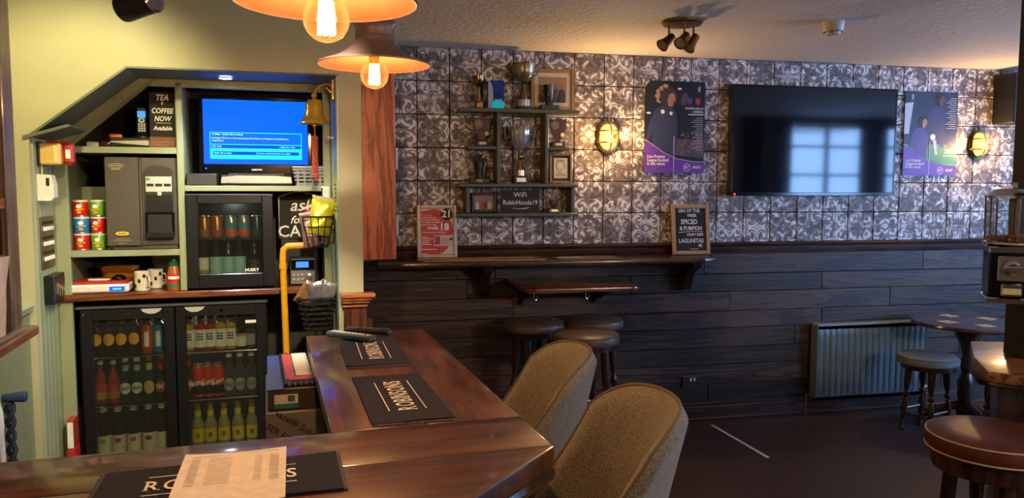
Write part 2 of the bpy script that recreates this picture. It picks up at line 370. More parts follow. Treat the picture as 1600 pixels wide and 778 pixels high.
# --- walls nobody sees directly: they close the room; the nook on the right carries the two daylight windows
M_PLAIN = P('dim_warm_plaster', '#6b5f52', .8)
m = MB(); m.box(XL - .3, NX + .2, YF - .2, YF, 0, CEIL); struct('wall_front', m, M_PLAIN)
m = MB(); m.box(NX, NX + .2, YF, NY, 0, CEIL); struct('wall_nook_side', m, M_PLAIN)
WR = (1.75, 3.55, .95, 2.33)
m = MB(); m.box(XR, XR + .2, NY - .2, WR[0], 0, CEIL); m.box(XR, XR + .2, WR[1], D, 0, CEIL); m.box(XR, XR + .2, WR[0], WR[1], 0, WR[2]); m.box(XR, XR + .2, WR[0], WR[1], WR[3], CEIL); struct('wall_right', m, M_PLAIN)
WIN = [(5.38, 6.60), (6.72, 7.32)]; WZ0, WZ1 = .95, 2.43
m = MB(); m.box(NX, WIN[0][0], NY - .2, NY, 0, CEIL); m.box(WIN[0][1], WIN[1][0], NY - .2, NY, 0, CEIL); m.box(WIN[1][1], XR + .2, NY - .2, NY, 0, CEIL)
for a, b in WIN: m.box(a, b, NY - .2, NY, 0, WZ0); m.box(a, b, NY - .2, NY, WZ1, CEIL)
struct('wall_nook_front', m, M_PLAIN)
M_WHITE = P('white_window_gloss', '#c9ccd0', .3); M_PANE = GLASS('window_pane_glass', '#f4f8ff', .03, .02)
M_CURT = P('navy_curtain', '#2a3550', .9)
m = MB()
for (y0, y1, z0, z1) in ((WR[0], WR[0] + .05, WR[2], WR[3]), (WR[1] - .05, WR[1], WR[2], WR[3]), (WR[0], WR[1], WR[2], WR[2] + .05), (WR[0], WR[1], WR[3] - .05, WR[3]), (2.33, 2.37, WR[2], WR[3]), (2.93, 2.97, WR[2], WR[3]), (WR[0], WR[1], 1.77, 1.80)): m.box(XR + .08, XR + .14, y0, y1, z0, z1)
wo = struct('window_3', m, M_WHITE)  # unseen third window, added to bring side daylight onto chairs and stools
for ya, yb_ in ((1.80, 2.33), (2.37, 2.93), (2.97, 3.50)):
    for za, zb_ in ((1.0, 1.77), (1.80, 2.28)): m = MB(); m.box(XR + .108, XR + .112, ya, yb_, za, zb_); m.obj('pane', M_PANE, wo)
m = MB(); m.box(XR - .05, XR + .2, WR[0], WR[1], WR[2] - .03, WR[2], .004); m.obj('window_sill', M_WHITE, wo)
def portal(loc, d_, sx, sy):
    pl = bpy.data.lights.new('window_portal', 'AREA'); pl.shape = 'RECTANGLE'; pl.size = sx; pl.size_y = sy; pl.cycles.is_portal = True
    po = bpy.data.objects.new('window_portal', pl); COL.objects.link(po); po.location = loc; po.rotation_euler = Vector(d_).to_track_quat('-Z', 'Z').to_euler()
portal((XR + .19, (WR[0] + WR[1]) / 2, (WR[2] + WR[3]) / 2), (-1, 0, 0), WR[1] - WR[0], WR[3] - WR[2])
for wi, (a, b) in enumerate(WIN):
    m = MB(); yy0, yy1 = NY - .14, NY - .08
    for (x0, x1, z0, z1) in ((a, a + .05, WZ0, WZ1), (b - .05, b, WZ0, WZ1), (a, b, WZ0, WZ0 + .05), (a, b, WZ1 - .05, WZ1), ((a + b) / 2 - .02, (a + b) / 2 + .02, WZ0, WZ1)): m.box(x0, x1, yy0, yy1, z0, z1)
    for zz in (1.43, 1.79, 2.145): m.box(a, b, yy0 + .01, yy1 - .01, zz - .016, zz + .016)
    wo = struct('window_%d' % (wi + 1), m, M_WHITE)
    m = MB(); m.box(a, b, NY - .2, NY + .06, WZ0 - .03, WZ0, .004); m.obj('window_sill', M_WHITE, wo)
    zs = [WZ0 + .05, 1.43, 1.79, 2.145, WZ1 - .05]; xs = [a + .05, (a + b) / 2, b - .05]
    for i in range(2):
        for j in range(4): m = MB(); m.box(xs[i], xs[i + 1], NY - .112, NY - .108, zs[j], zs[j + 1]); m.obj('pane', M_PANE, wo)
    portal(((a + b) / 2, NY - .18, (WZ0 + WZ1) / 2), (0, 1, 0), b - a, WZ1 - WZ0)
    for side, (x0, x1) in enumerate(((a - .16, a + .03), (b - .28, b - .03))):
        m = MB()
        def cf(u, v, x0=x0, x1=x1): return (x0 + (x1 - x0) * (.5 + (u - .5) * (1 - .22 * (1 - abs(v - .35)))), NY + .05 + .025 * math.sin(u * 34), .35 + v * 2.12)
        m.grid(cf, 26, 6); o = m.obj('curtain', M_CURT, None, 60); md = o.modifiers.new('s', 'SOLIDIFY'); md.thickness = .004
        tag(o, ['navy curtain at the %s side of the %s nook window' % (q, ('first', 'second')[wi]) for q in ('near', 'far')][side], 'curtain', 'nook curtains')
# ------------------------------------------------------------------ cupboard under the stairs: shelving, worktop
M_BLACK = P('black_plastic', '#141416', .35); M_BLKG = P('gloss_black_plastic', '#0b0b0d', .12); M_CHROME = P('chrome', '#d8d8d8', .12, 1.0); M_STEEL = P('brushed_steel', '#a9aaab', .3, .9)
M_BRASS = P('polished_brass', '#e0b552', .28, .55); M_WHITEP = P('white_plastic', '#e6e3d8', .4); M_INK = P('black_ink', '#121212', .7); M_CHALK = P('white_chalk', '#efece2', .9)
M_WPRINT = P('white_print', '#f2efe8', .6); M_RED = P('red_print', '#c4251f', .5); M_YEL = P('yellow_print', '#f0c419', .5); M_PAPER = P('white_paper', '#e9e2d8', .8)
su = bthing('built_in_shelving', 'sage green built-in shelves with sloping fascia under the stairs behind the bar', 'shelving', 0, SY, 0)
def part(name, mat, parent, *boxes, b=.002):
    m = MB()
    for q in boxes: m.box(*q, b)
    return m.obj(name, mat, parent)
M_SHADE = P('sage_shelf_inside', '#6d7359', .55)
part('left_stile', M_SAGE, su, (-1.0, -.938, -.006, .03, 0, 1.82), b=.004)
part('centre_upright', M_SAGE, su, (-.437, -.404, -.006, .5, 1.084, 2.15), b=.004)
part('right_upright', M_SAGE, su, (.292, .332, -.006, .03, 1.0, 2.15), b=.004)
part('shelf', M_SAGE, su, (-.94, -.437, -.004, .5, 1.787, 1.819)); part('shelf', M_SAGE, su, (-.94, -.437, -.004, .5, 1.269, 1.30)); part('shelf', M_SAGE, su, (-.404, .332, -.004, .5, 1.598, 1.627))
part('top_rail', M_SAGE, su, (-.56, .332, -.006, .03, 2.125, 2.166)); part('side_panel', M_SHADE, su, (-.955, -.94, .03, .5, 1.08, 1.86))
m = MB(); m.prism([(-.998, 1.745), (-.985, 1.85), (-.60, 2.166), (-.515, 2.166)], -.012, .02); m.obj('sloping_fascia', M_SAGE, su)
m = MB(); m.prism([(-.985, 1.765), (-.985, 1.783), (-.535, 2.16), (-.518, 2.16)], -.018, .0); m.obj('fascia_bead', P('sage_bead', '#7d8466', .45), su)
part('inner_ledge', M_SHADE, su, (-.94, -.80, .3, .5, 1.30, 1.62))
for i in range(9): m = MB(); m.box(-.404 + i * .083 + .001, -.404 + (i + 1) * .083 - .001, .505, .515, 1.627, 2.15, .002); m.obj('back_board', P('brown_matchboard', '#40362b', .7), su)
wt = tag(None or part('worktop', WOOD('worktop_red_wood', '#4e2614', '#7d4524', 'x', .7, .35, .3), None, (-.985, .275, -.03, .5, 1.05, 1.083), b=.005), 'narrow brown timber worktop between the green shelves and the double fridge', 'worktop')
wt.location = BW(0, SY, 0); wt.rotation_euler = (0, 0, ANG)

# ------------------------------------------------------------------ bottles and cans
def curved_patch(m, R, zc, rx, rz, n=16, k=4):
    def f(u, v):
        a = u * 2 * PI; x = rx * v * math.cos(a); return (R * math.sin(x / R), -R * math.cos(x / R), zc + rz * v * math.sin(a))
    m.grid(f, n, k, cu=True); return m
def band(m, R, z0, z1, half=1.9, n=14):
    def f(u, v): a = (u * 2 - 1) * half; return (R * math.sin(a), -R * math.cos(a), z0 + (z1 - z0) * v)
    m.grid(f, n, 2); return m
def bottle_proto(glass, H, R, rn, sh, cap, parts, capr=None, capH=.012):
    """parts: (kind, z0, z1, material, text)"""
    root = bpy.data.objects.new('bottle', None); COL.objects.link(root); root.empty_display_size = .02
    m = MB(); m.lathe([(R * .8, 0), (R, .006), (R, sh), (R * .93, sh + (H - sh) * .16), (R * .62, sh + (H - sh) * .38), (rn * 1.12, sh + (H - sh) * .58), (rn, H - .02), (rn * 1.15, H - .014), (rn * 1.1, H)], 14); m.obj('glass', glass, root)
    cr = capr or rn * 1.35; m = MB(); m.lathe([(cr, H - .004), (cr * 1.04, H), (cr * .94, H + capH * .8), (cr * .7, H + capH)], 12); m.obj('cap', cap, root)
    for q in parts:
        m = MB()
        if q[0] == 'round': curved_patch(m, R + .0008, (q[1] + q[2]) / 2, min(.03, R * 1.05), (q[2] - q[1]) / 2); RR = R
        elif q[0] == 'band': band(m, R + .0008, q[1], q[2], q[5] if len(q) > 5 else 1.9); RR = R
        elif q[0] == 'neck': band(m, rn * 1.2 + .0015, q[1], q[2], 3.1); RR = rn
        o = m.obj('label', q[3], root, 60)
        if q[4]:
            t, size, mt = q[4]; text(t, size, mt, o, (0, -RR - .0022, (q[1] + q[2]) / 2), bold=.01, lines=.85)
    return root
def can_proto(cols, H, R, txt=None):
    root = bpy.data.objects.new('can', None); COL.objects.link(root); root.empty_display_size = .02
    m = MB(); m.lathe([(R * .8, 0), (R, .008), (R, H - .012), (R * .84, H), (R * .8, H - .004), (.001, H - .006)], 14); m.obj('body', cols[0], root)
    for i, c in enumerate(cols[1:]): m = MB(); band(m, R + .0006, H * (.12 + .3 * i), H * (.40 + .3 * i), 3.13, 18); m.obj('print_band', c, root, 60)
    m = MB(); m.lathe([(R * .85, H - .006), (R * .87, H - .001), (R * .82, H + .001), (R * .8, H - .003)], 14); m.obj('rim', M_STEEL, root)
    if txt: text(txt[0], txt[1], txt[2], root.children[0], (0, -R - .0018, H * .5), (PI / 2, math.radians(txt[3]), 0), bold=.02)
    return root
G_BROWN = P('brown_bottle_glass', '#1c0f07', .08); G_GREEN = P('green_bottle_glass', '#10301c', .08); G_DARK = P('dark_bottle_glass', '#11130f', .08)
G_PINK = P('pink_cider', '#8a2f2c', .1); G_CLEAR = P('pale_cider_glass', '#8f8a55', .1); G_AMB = P('amber_juice', '#a88a1e', .1); G_REDJ = P('red_juice', '#9c1f18', .1); G_CLR = GLASS('clear_bottle_glass', '#cfd3cc', .18)
G_ORNG = P('orange_soda', '#a2380f', .12); G_BLUE = P('blue_soda', '#0d6d8f', .12); L_CREAM = P('cream_label', '#d9d2b4', .6); L_YEL = P('amber_label', '#e0a31e', .5); L_GOLD = P('gold_foil', '#b98b2e', .35, .5)
L_WHITE = P('white_label', '#dcd9cf', .6); L_TAN = P('tan_label', '#c9a66a', .6); L_REDL = P('red_label', '#a8261e', .55); L_SILV = P('silver_label', '#9a9894', .5); L_LIME = P('lime_print', '#8fae4a', .6); L_BLUL = P('pale_blue_label', '#8fb7b4', .6); L_BYEL = P('bright_yellow_label', '#d9c017', .5)
C_WHITE = P('white_cap', '#d6d3c8', .45); C_GOLD = P('gold_cap', '#c79a35', .3, .7); C_BLUE = P('blue_cap', '#4d93ab', .4); C_BLK = P('black_cap', '#1a1a1a', .4); C_RED = P('red_cap', '#9c2a20', .4)
PROTO = {}
def mk(kind):
    if kind == 'amberdark': return bottle_proto(G_BROWN, .205, .031, .012, .125, C_GOLD, [('round', .055, .118, L_YEL, None), ('neck', .155, .19, L_GOLD, None)])
    if kind == 'orange': return bottle_proto(G_ORNG, .185, .029, .014, .15, C_BLK, [('band', .035, .13, P('orange_wrap', '#b5451a', .4), None), ('band', .04, .12, L_WHITE, None, .38)])
    if kind == 'blue': return bottle_proto(G_BLUE, .185, .029, .014, .15, C_BLK, [('band', .035, .13, P('blue_wrap', '#1583a3', .4), None), ('band', .04, .12, L_WHITE, None, .38)])
    if kind == 'pink': return bottle_proto(G_PINK, .215, .03, .011, .12, C_WHITE, [('band', .03, .11, P('pink_label', '#b8443c', .5), None), ('band', .03, .065, P('pink_yellow_print', '#c7b03a', .5), None)])
    if kind == 'green': return bottle_proto(G_GREEN, .22, .03, .012, .12, C_WHITE, [('round', .05, .11, L_WHITE, None), ('round', .062, .098, P('green_disc', '#2b5a3a', .5), None), ('neck', .165, .2, L_SILV, None)])
    if kind == 'tan': return bottle_proto(G_GREEN, .22, .03, .012, .12, C_GOLD, [('round', .045, .115, L_TAN, None), ('neck', .165, .205, L_TAN, None)])
    if kind == 'redlab': return bottle_proto(G_DARK, .22, .03, .012, .12, C_RED, [('round', .045, .115, L_REDL, None), ('round', .06, .1, L_WHITE, None), ('neck', .165, .205, L_REDL, None)])
    if kind.startswith('fruit'):
        c = {'fruit0': '#8fae4a', 'fruit1': '#b23a2c', 'fruit2': '#c4622e', 'fruit3': '#6b2a38', 'fruit4': '#d9d2b4'}[kind]
        r = bottle_proto(G_DARK, .25, .034, .014, .145, C_WHITE, [('band', .03, .125, L_CREAM, None, 1.5)])
        m = MB(); curved_patch(m, .0362, .098, .016, .013); m.obj('fruit_print', P('print_' + kind, c, .6), r.children[2], 60); return r
    if kind in ('amberj', 'redj'):
        r = bottle_proto(G_AMB if kind == 'amberj' else G_REDJ, .175, .029, .014, .13, C_BLK, [('band', .02, .115, L_WHITE, None, 1.25)])
        m = MB()
        for i in range(3):
            for j in range(3): m.box(-.016 + i * .011, -.008 + i * .011, -.0318, -.0296, .06 + j * .014, .068 + j * .014)
        m.obj('grid_print', M_INK, r.children[2]); return r
    if kind == 'darkcream': return bottle_proto(G_DARK, .17, .029, .012, .11, C_BLK, [('band', .015, .085, L_CREAM, None), ('band', .07, .085, L_REDL, None)])
    if kind == 'clearslim': return bottle_proto(G_CLR, .18, .028, .012, .11, C_BLK, [('band', .02, .08, L_SILV, None)])
    if kind == 'redcan': return can_proto([P('orange_red_can', '#c2371a', .3), M_BLACK], .168, .029, ('BLENT', .024, M_WPRINT, -18))
    if kind == 'grey': return bottle_proto(G_CLR, .215, .031, .012, .12, C_WHITE, [('round', .03, .10, L_SILV, None), ('round', .045, .085, P('grey_mauve_disc', '#6d6064', .5), None)])
    if kind == 'yellowB': return bottle_proto(G_CLEAR, .24, .033, .013, .13, C_GOLD, [('band', .05, .12, L_BYEL, ('B', .036, M_INK), 1.1), ('neck', .185, .215, L_BYEL, None)])
    if kind == 'brew': return bottle_proto(G_DARK, .225, .031, .012, .11, C_BLUE, [('band', .012, .108, L_BLUL, None, 1.9)])
    if kind == 'pilsner': return bottle_proto(G_BROWN, .20, .031, .012, .11, C_BLK, [('band', .012, .105, L_CREAM, None), ('band', .012, .04, L_YEL, None)])
    if kind == 'darkale': return bottle_proto(G_BROWN, .225, .031, .012, .11, C_WHITE, [('band', .012, .09, P('charcoal_label', '#3d3a38', .5), None)])
    if kind == 'orangecan': return can_proto([P('bronze_can', '#a06a35', .25, .6), P('rust_print', '#8a4a1c', .4)], .12, .031)
    if kind == 'bluecan': return can_proto([P('pale_can', '#8d8a86', .25, .5), P('orange_print', '#c2521c', .4), P('sky_print', '#3f7d94', .4)], .12, .031)
    if kind == 'darkcan': return can_proto([P('slate_can', '#3a4148', .25, .5), P('navy_print', '#27323f', .4)], .12, .031)
def drink(kind, name, label, cat, x, y, z, group=None):
    if kind in PROTO: r = copy_tree(PROTO[kind])
    else: r = PROTO[kind] = mk(kind)
    for q in ('label', 'category', 'group'):
        if q in r: del r[q]
    r.name = name; r.location = BW(x, y, z); r.rotation_euler = (0, 0, ANG); return tag(r, label, cat, group)

# ------------------------------------------------------------------ double-door bottle fridge
fr = bthing('bottle_fridge', 'black double-door glass-fronted bottle fridge under the brown worktop', 'fridge', 0, SY, 0)
M_FRB = P('fridge_black', '#17171a', .35); M_FRI = P('fridge_inside', '#3d3f36', .5)
X0f, X1f = -.925, -.013
part('body', M_FRB, fr, (X0f, X0f + .03, .05, .5, .04, 1.01), (X1f - .03, X1f, .05, .5, .04, 1.01), (X0f, X1f, .05, .5, .965, 1.01), (X0f, X1f, .05, .5, .04, .17), b=.003)
part('body_back', M_FRI, fr, (X0f + .03, X1f - .03, .46, .48, .17, .965)); part('inner_floor', M_FRI, fr, (X0f + .03, X1f - .03, .06, .46, .17, .205))
part('top_edge', P('grey_fridge_lip', '#6f7274', .3, .6), fr, (X0f - .004, X1f + .004, -.004, .06, 1.005, 1.018), b=.003)
part('mullion', M_FRB, fr, (-.482, -.46, .05, .46, .17, .965))
M_PANEF = GLASS('fridge_door_glass', '#e3e6e0', .02, .03)
for (x0, x1) in ((-.905, -.473), (-.467, -.02)):
    m = MB(); fw = .05
    for q in ((x0, x0 + fw, 0, .045, .05, 1.0), (x1 - fw, x1, 0, .045, .05, 1.0), (x0 + fw, x1 - fw, 0, .045, .945, 1.0), (x0 + fw, x1 - fw, 0, .045, .05, .13)): m.box(*q, .003)
    dr = m.obj('door', M_FRB, fr)
    part('pane', M_PANEF, dr, (x0 + fw, x1 - fw, .018, .022, .13, .945), b=0)
    m = MB(); xc = (x0 + x1) / 2 + (.11 if x0 < -.6 else -.13); m.prism([(xc - .05, .998), (xc + .05, .998), (xc + .04, .984), (xc + .015, .972), (xc - .015, .972), (xc - .04, .984)], -.006, .004); m.obj('handle', P('fridge_handle_grey', '#b8b8b0', .35), dr)
    m = MB(); xl = (x0 + x1) / 2; m.cyl((xl, -.006, .975), (xl, .002, .975), .009); m.obj('lock', M_CHROME, dr)
    for xx in (x0 + .012, x1 - .03): m = MB(); m.cyl((xx, -.003, .978), (xx, .002, .978), .005, n=8); m.obj('screw', M_CHROME, dr)
part('maker_badge', M_WPRINT, fr, (-.125, -.055, .014, .016, .897, .913), b=.001)
for (x0, x1) in ((-.89, -.485), (-.457, -.05)):
    for zz in (.742, .487):
        m = MB(); m.tube([(x0, .055, zz), (x1, .055, zz)], .0045, 8); m.tube([(x0, .42, zz), (x1, .42, zz)], .003, 6)
        for i in range(9): xx = x0 + (x1 - x0) * i / 8; m.tube([(xx, .055, zz), (xx, .42, zz)], .002, 5)
        m.obj('wire_shelf', M_CHROME, fr)
tag(point_light(BW(-.47, SY + .25, .93), 2.6, (.95, 1.0, .8), .04), None)
def row(specs, y, z, shelf, group):
    for i, (px, kind, name, desc) in enumerate(specs):
        x = onB(px, 580, y)[0]; drink(kind, name, desc + ' ' + shelf, 'can' if 'can' in kind else 'bottle', x, y, z, group)
o4 = ['first', 'second', 'third', 'fourth', 'fifth', 'sixth', 'seventh']
RB = SY + .105
row([(153, 'amberdark', 'ale_bottle', 'leftmost dark ale bottle with round amber label on'), (173, 'amberdark', 'ale_bottle', 'second dark ale bottle with round amber label on'), (192, 'amberdark', 'ale_bottle', 'third dark ale bottle with round amber label on'), (212, 'amberdark', 'ale_bottle', 'rightmost dark ale bottle with round amber label on'), (232, 'orange', 'alcopop_bottle', 'orange drink bottle with upright white label on'), (250, 'blue', 'alcopop_bottle', 'bright blue drink bottle with upright white label on')], RB, .747, 'top shelf, left fridge door', 'bottles in the double fridge')
row([(157, 'pink', 'fruit_cider_bottle', 'outer pink fruit cider bottle at left end of'), (177, 'pink', 'fruit_cider_bottle', 'second pink fruit cider bottle from the left on'), (196, 'green', 'lager_bottle', 'green lager bottle beside pink cider on'), (214, 'green', 'lager_bottle', 'green lager bottle beside tan-labelled one on'), (233, 'tan', 'lager_bottle', 'green bottle with oval tan label on'), (252, 'redlab', 'lager_bottle', 'bottle with red and white round label on')], RB, .492, 'middle shelf, left fridge door', 'bottles in the double fridge')
row([(159, 'fruit0', 'craft_cider_bottle', 'cider bottle with lime green fruit on cream label,'), (182, 'fruit1', 'craft_cider_bottle', 'cider bottle with red fruit on cream label,'), (206, 'fruit2', 'craft_cider_bottle', 'cider bottle with orange fruit on cream label,'), (230, 'fruit3', 'craft_cider_bottle', 'cider bottle with plum fruit on cream label,'), (251, 'fruit4', 'craft_cider_bottle', 'cider bottle with plain cream label,')], SY + .10, .206, 'bottom of left fridge door', 'bottles in the double fridge')
row([(297, 'amberj', 'juice_bottle', 'yellow juice bottle at the left end of'), (315, 'redj', 'juice_bottle', 'red juice bottle beside leftmost yellow one on'), (330, 'redj', 'juice_bottle', 'second red juice bottle from the left on'), (346, 'amberj', 'juice_bottle', 'yellow juice bottle right of the red ones on'), (362, 'amberj', 'juice_bottle', 'yellow juice bottle beside dark sauce-like bottle on'), (378, 'darkcream', 'tonic_bottle', 'dark bottle with cream and red label on'), (394, 'clearslim', 'tonic_bottle', 'clear bottle with silver label on')], RB, .747, 'top shelf, right fridge door', 'bottles in the double fridge')
row([(294, 'redlab', 'lager_bottle', 'bottle with small red label at left end of'), (310, 'redcan', 'energy_can', 'left orange-red energy can on'), (325, 'redcan', 'energy_can', 'middle orange-red energy can on'), (341, 'redcan', 'energy_can', 'right orange-red energy can on'), (358, 'grey', 'cider_bottle', 'clear bottle with grey disc label beside the cans on'), (375, 'grey', 'cider_bottle', 'middle clear bottle with grey disc label on'), (393, 'grey', 'cider_bottle', 'rightmost clear bottle with grey disc label on')], RB, .492, 'middle shelf, right fridge door', 'bottles in the double fridge')
row([(307, 'yellowB', 'cider_bottle', 'leftmost pale cider bottle with yellow B label,'), (327, 'yellowB', 'cider_bottle', 'second pale cider bottle with yellow B label,'), (348, 'yellowB', 'cider_bottle', 'middle pale cider bottle with yellow B label,'), (370, 'yellowB', 'cider_bottle', 'fourth pale cider bottle with yellow B label,'), (392, 'yellowB', 'cider_bottle', 'rightmost pale cider bottle with yellow B label,')], SY + .10, .206, 'bottom of right fridge door', 'bottles in the double fridge')
row([(310, 'redcan', 'energy_can', 'rear energy can behind the left one on'), (325, 'redcan', 'energy_can', 'rear energy can behind the middle one on'), (341, 'redcan', 'energy_can', 'rear energy can behind the right one on')], RB + .07, .492, 'middle shelf, right fridge door', 'bottles in the double fridge')

# ------------------------------------------------------------------ small glass-door fridge on the worktop
mf = bthing('mini_fridge', 'small black glass-door drinks fridge standing on the worktop under the television', 'fridge', 0, SY - .02, 1.083)
x0, x1, H_ = -.400, .028, .50
part('body', M_FRB, mf, (x0, x0 + .025, .045, .44, .012, H_), (x1 - .025, x1, .045, .44, .012, H_), (x0, x1, .045, .44, H_ - .03, H_), (x0, x1, .045, .44, .012, .06), (x0, x1, .42, .44, .012, H_), b=.004)
m = MB(); fw = .055
for q in ((x0, x0 + fw, 0, .042, .012, H_), (x1 - fw, x1, 0, .042, .012, H_), (x0 + fw, x1 - fw, 0, .042, H_ - .05, H_), (x0 + fw, x1 - fw, 0, .042, .012, .085)): m.box(*q, .004)
dr = m.obj('door', P('fridge_door_black', '#202024', .25), mf); part('pane', M_PANEF, dr, (x0 + fw, x1 - fw, .018, .022, .085, H_ - .05), b=0)
text('HUSKY', .022, M_WPRINT, dr, (-.085, .014, .10), bold=.03); part('top_trim', P('fridge_trim', '#5b5d60', .3, .5), dr, (x0, x1, -.002, .01, H_ - .006, H_ + .001), b=.001)
part('shelf', GLASS('shelf_glass', '#dfe6e3', .06), mf, (x0 + .025, x1 - .025, .06, .4, .258, .264), b=0)
for xx in (x0 + .04, x1 - .04): m = MB(); m.cyl((xx, .1, 0), (xx, .1, .014), .012, n=10); m.obj('foot', M_BLACK, mf)
point_light(BW(-.19, SY + .2, 1.555), 1.7, (.9, .95, 1.0), .03)
Yb = SY + .09; Zs = 1.083
for px, kd, lb in ((319, 'orangecan', 'leftmost bronze craft beer can on the upper shelf of the mini fridge'), (339, 'orangecan', 'second bronze craft beer can on the upper shelf of the mini fridge'), (361, 'bluecan', 'pale can with orange and blue print left on mini fridge shelf'), (381, 'bluecan', 'pale can with orange and blue print right on mini fridge shelf'), (401, 'darkcan', 'dark slate can at right end of the mini fridge upper shelf')):
    drink(kd, 'beer_can', lb, 'can', onB(px, 345, Yb)[0], Yb, Zs + .264, 'drinks in the mini fridge')
for px, kd, lb in ((317, 'pilsner', 'brown bottle with cream and amber label, bottom left of the mini fridge'), (338, 'brew', 'leftmost blue-capped bottle in the mini fridge'), (357, 'brew', 'middle blue-capped bottle in the mini fridge'), (375, 'brew', 'rightmost blue-capped bottle in the mini fridge'), (398, 'darkale', 'white-capped dark ale bottle at right in the mini fridge')):
    drink(kd, 'beer_bottle', lb, 'bottle', onB(px, 410, Yb)[0], Yb, Zs + .06, 'drinks in the mini fridge')

# ------------------------------------------------------------------ small television above it, boxes beside it
tv = bthing('small_television', 'small black television with a blue programme guide on its screen', 'television', -.05, SY + .21, 1.627)
W2, z0, z1 = .272, .118, .465
part('screen', E('screen_blue', '#0552ea', 1.15), tv, (-W2, W2, -.003, .0, z0, z1), b=0)
m = MB()
for q in ((-W2 - .022, -W2, -.012, .03, z0 - .06, z1 + .024), (W2, W2 + .022, -.012, .03, z0 - .06, z1 + .024), (-W2, W2, -.012, .03, z1, z1 + .024), (-W2, W2, -.012, .03, z0 - .06, z0)): m.box(*q, .004)
m.box(-W2, W2, .001, .05, z0, z1); m.obj('bezel', M_BLKG, tv)
m = MB(); m.box(-.05, .05, .0, .03, .02, .07); m.lathe([(.13, 0), (.13, .012), (.05, .022)], 24, (0, .02, 0)); m.obj('stand', M_BLKG, tv)
SC = E('screen_cyan', '#18c8ff', 1.2); SD = E('screen_mid_blue', '#0a63d8', .9); SWT = E('screen_text', '#b8f2ff', 1.3)
g = part('guide_panel', SC, tv, (-.24, .24, -.0045, -.003, .145, .29), b=0)
part('guide_field', SD, g, (-.236, .236, -.0055, -.0045, .226, .286)); part('guide_field', E('screen_deep_blue', '#0647b8', .9), g, (-.236, .236, -.0055, -.0045, .204, .222)); part('guide_field', MATS['screen_deep_blue'], g, (-.225, .0, -.0055, -.0045, .168, .186)); part('guide_field', MATS['screen_deep_blue'], g, (.004, .225, -.0055, -.0045, .168, .186))
for s_, sz, x, zz in (('11:00am  Gold\'s 70 in A Row', .0135, -.23, .278), ('Gold plays 70 hits in a row uninterrupted free. Find us on Facebook at facebook.com/', .0115, -.23, .258), ('mygoldmusic', .0115, -.23, .244), ('0121 Gold', .0115, -.23, .213), ('11:00am Fri 11 Dec', .0105, .12, .213), ('Gold\'s 70 in A Row', .0115, -.22, .177), ('Further schedule information not available', .0098, .01, .177)):
    text(s_, sz, SWT, g, (x, -.006, zz), align='LEFT', ext=.0001)
text('SAMSUNG', .012, M_WPRINT, tv, (0, -.0128, z0 - .03), bold=.02)
m = MB(); m.cyl((W2 + .003, -.014, z0 - .03), (W2 + .003, -.011, z0 - .03), .009); m.obj('energy_sticker', M_WPRINT, tv)
m = MB(); m.cyl((-W2 + .01, -.013, z0 - .025), (-W2 + .01, -.011, z0 - .025), .004); m.obj('power_light', E('blue_led', '#2b6bff', 2.0), tv)
sb = bthing('set_top_box', 'silver and black set-top box lying in front of the small television', 'set-top box', -.05, SY + .06, 1.627)
part('case', M_BLACK, sb, (-.178, .178, -.06, .025, .004, .055), b=.004); m = MB(); m.prism([(-.178, .014), (.178, .014), (.173, .045), (.1, .052), (-.1, .052), (-.173, .045)], -.066, -.058); m.obj('front_panel', P('silver_plastic', '#a8a59c', .3, .5), sb)
m = MB(); m.cyl((0, -.07, .033), (0, -.064, .033), .011); m.obj('button', P('silver_button', '#cfcdc6', .25, .6), sb); part('top_plate', P('dark_grey_metal', '#3b3c3f', .3, .6), sb, (-.14, .14, -.05, .02, .055, .064), b=.002)
o = part('junction_box', P('charcoal_plastic', '#2b2926', .45), None, (-.075, .075, -.06, .06, 0, .062), b=.005); o.location = BW(-.322, SY + .075, 1.627); o.rotation_euler = (0, 0, ANG); tag(o, 'plain charcoal plastic box at the left end of the television shelf', 'box')
# grey woven-look basket on the right of the shelf
bk = bthing('plastic_basket', 'small grey slatted plastic basket at the right end of the television shelf', 'basket', .235, SY + .09, 1.627)
M_GBK = P('grey_basket_plastic', '#8b8c88', .45)
for r_ in range(5):
    m = MB(); e = .004 * r_; zz = .006 + r_ * .019
    for (a0, a1, b0, b1) in ((-.085 - e, .085 + e, -.075 - e, -.070 - e), (-.085 - e, .085 + e, .07 + e, .075 + e), (-.085 - e, -.08 - e, -.075 - e, .075 + e), (.08 + e, .085 + e, -.075 - e, .075 + e)): m.box(a0, a1, b0, b1, zz, zz + .013, .002)
    m.obj('slat', M_GBK, bk)
m = MB(); m.box(-.085, .085, -.075, .075, 0, .006)
for xx in (-.075, -.04, 0, .04, .075): m.box(xx - .004, xx + .004, -.086, -.081, 0, .096); m.box(xx - .004, xx + .004, .081, .086, 0, .096)
m.obj('ribs', M_GBK, bk); m = MB(); m.tube([(-.1, -.092, .1), (.1, -.092, .1), (.1, .092, .1), (-.1, .092, .1)], .005, 6, True); m.obj('rim', P('pale_basket_rim', '#b4b5b0', .4), bk)
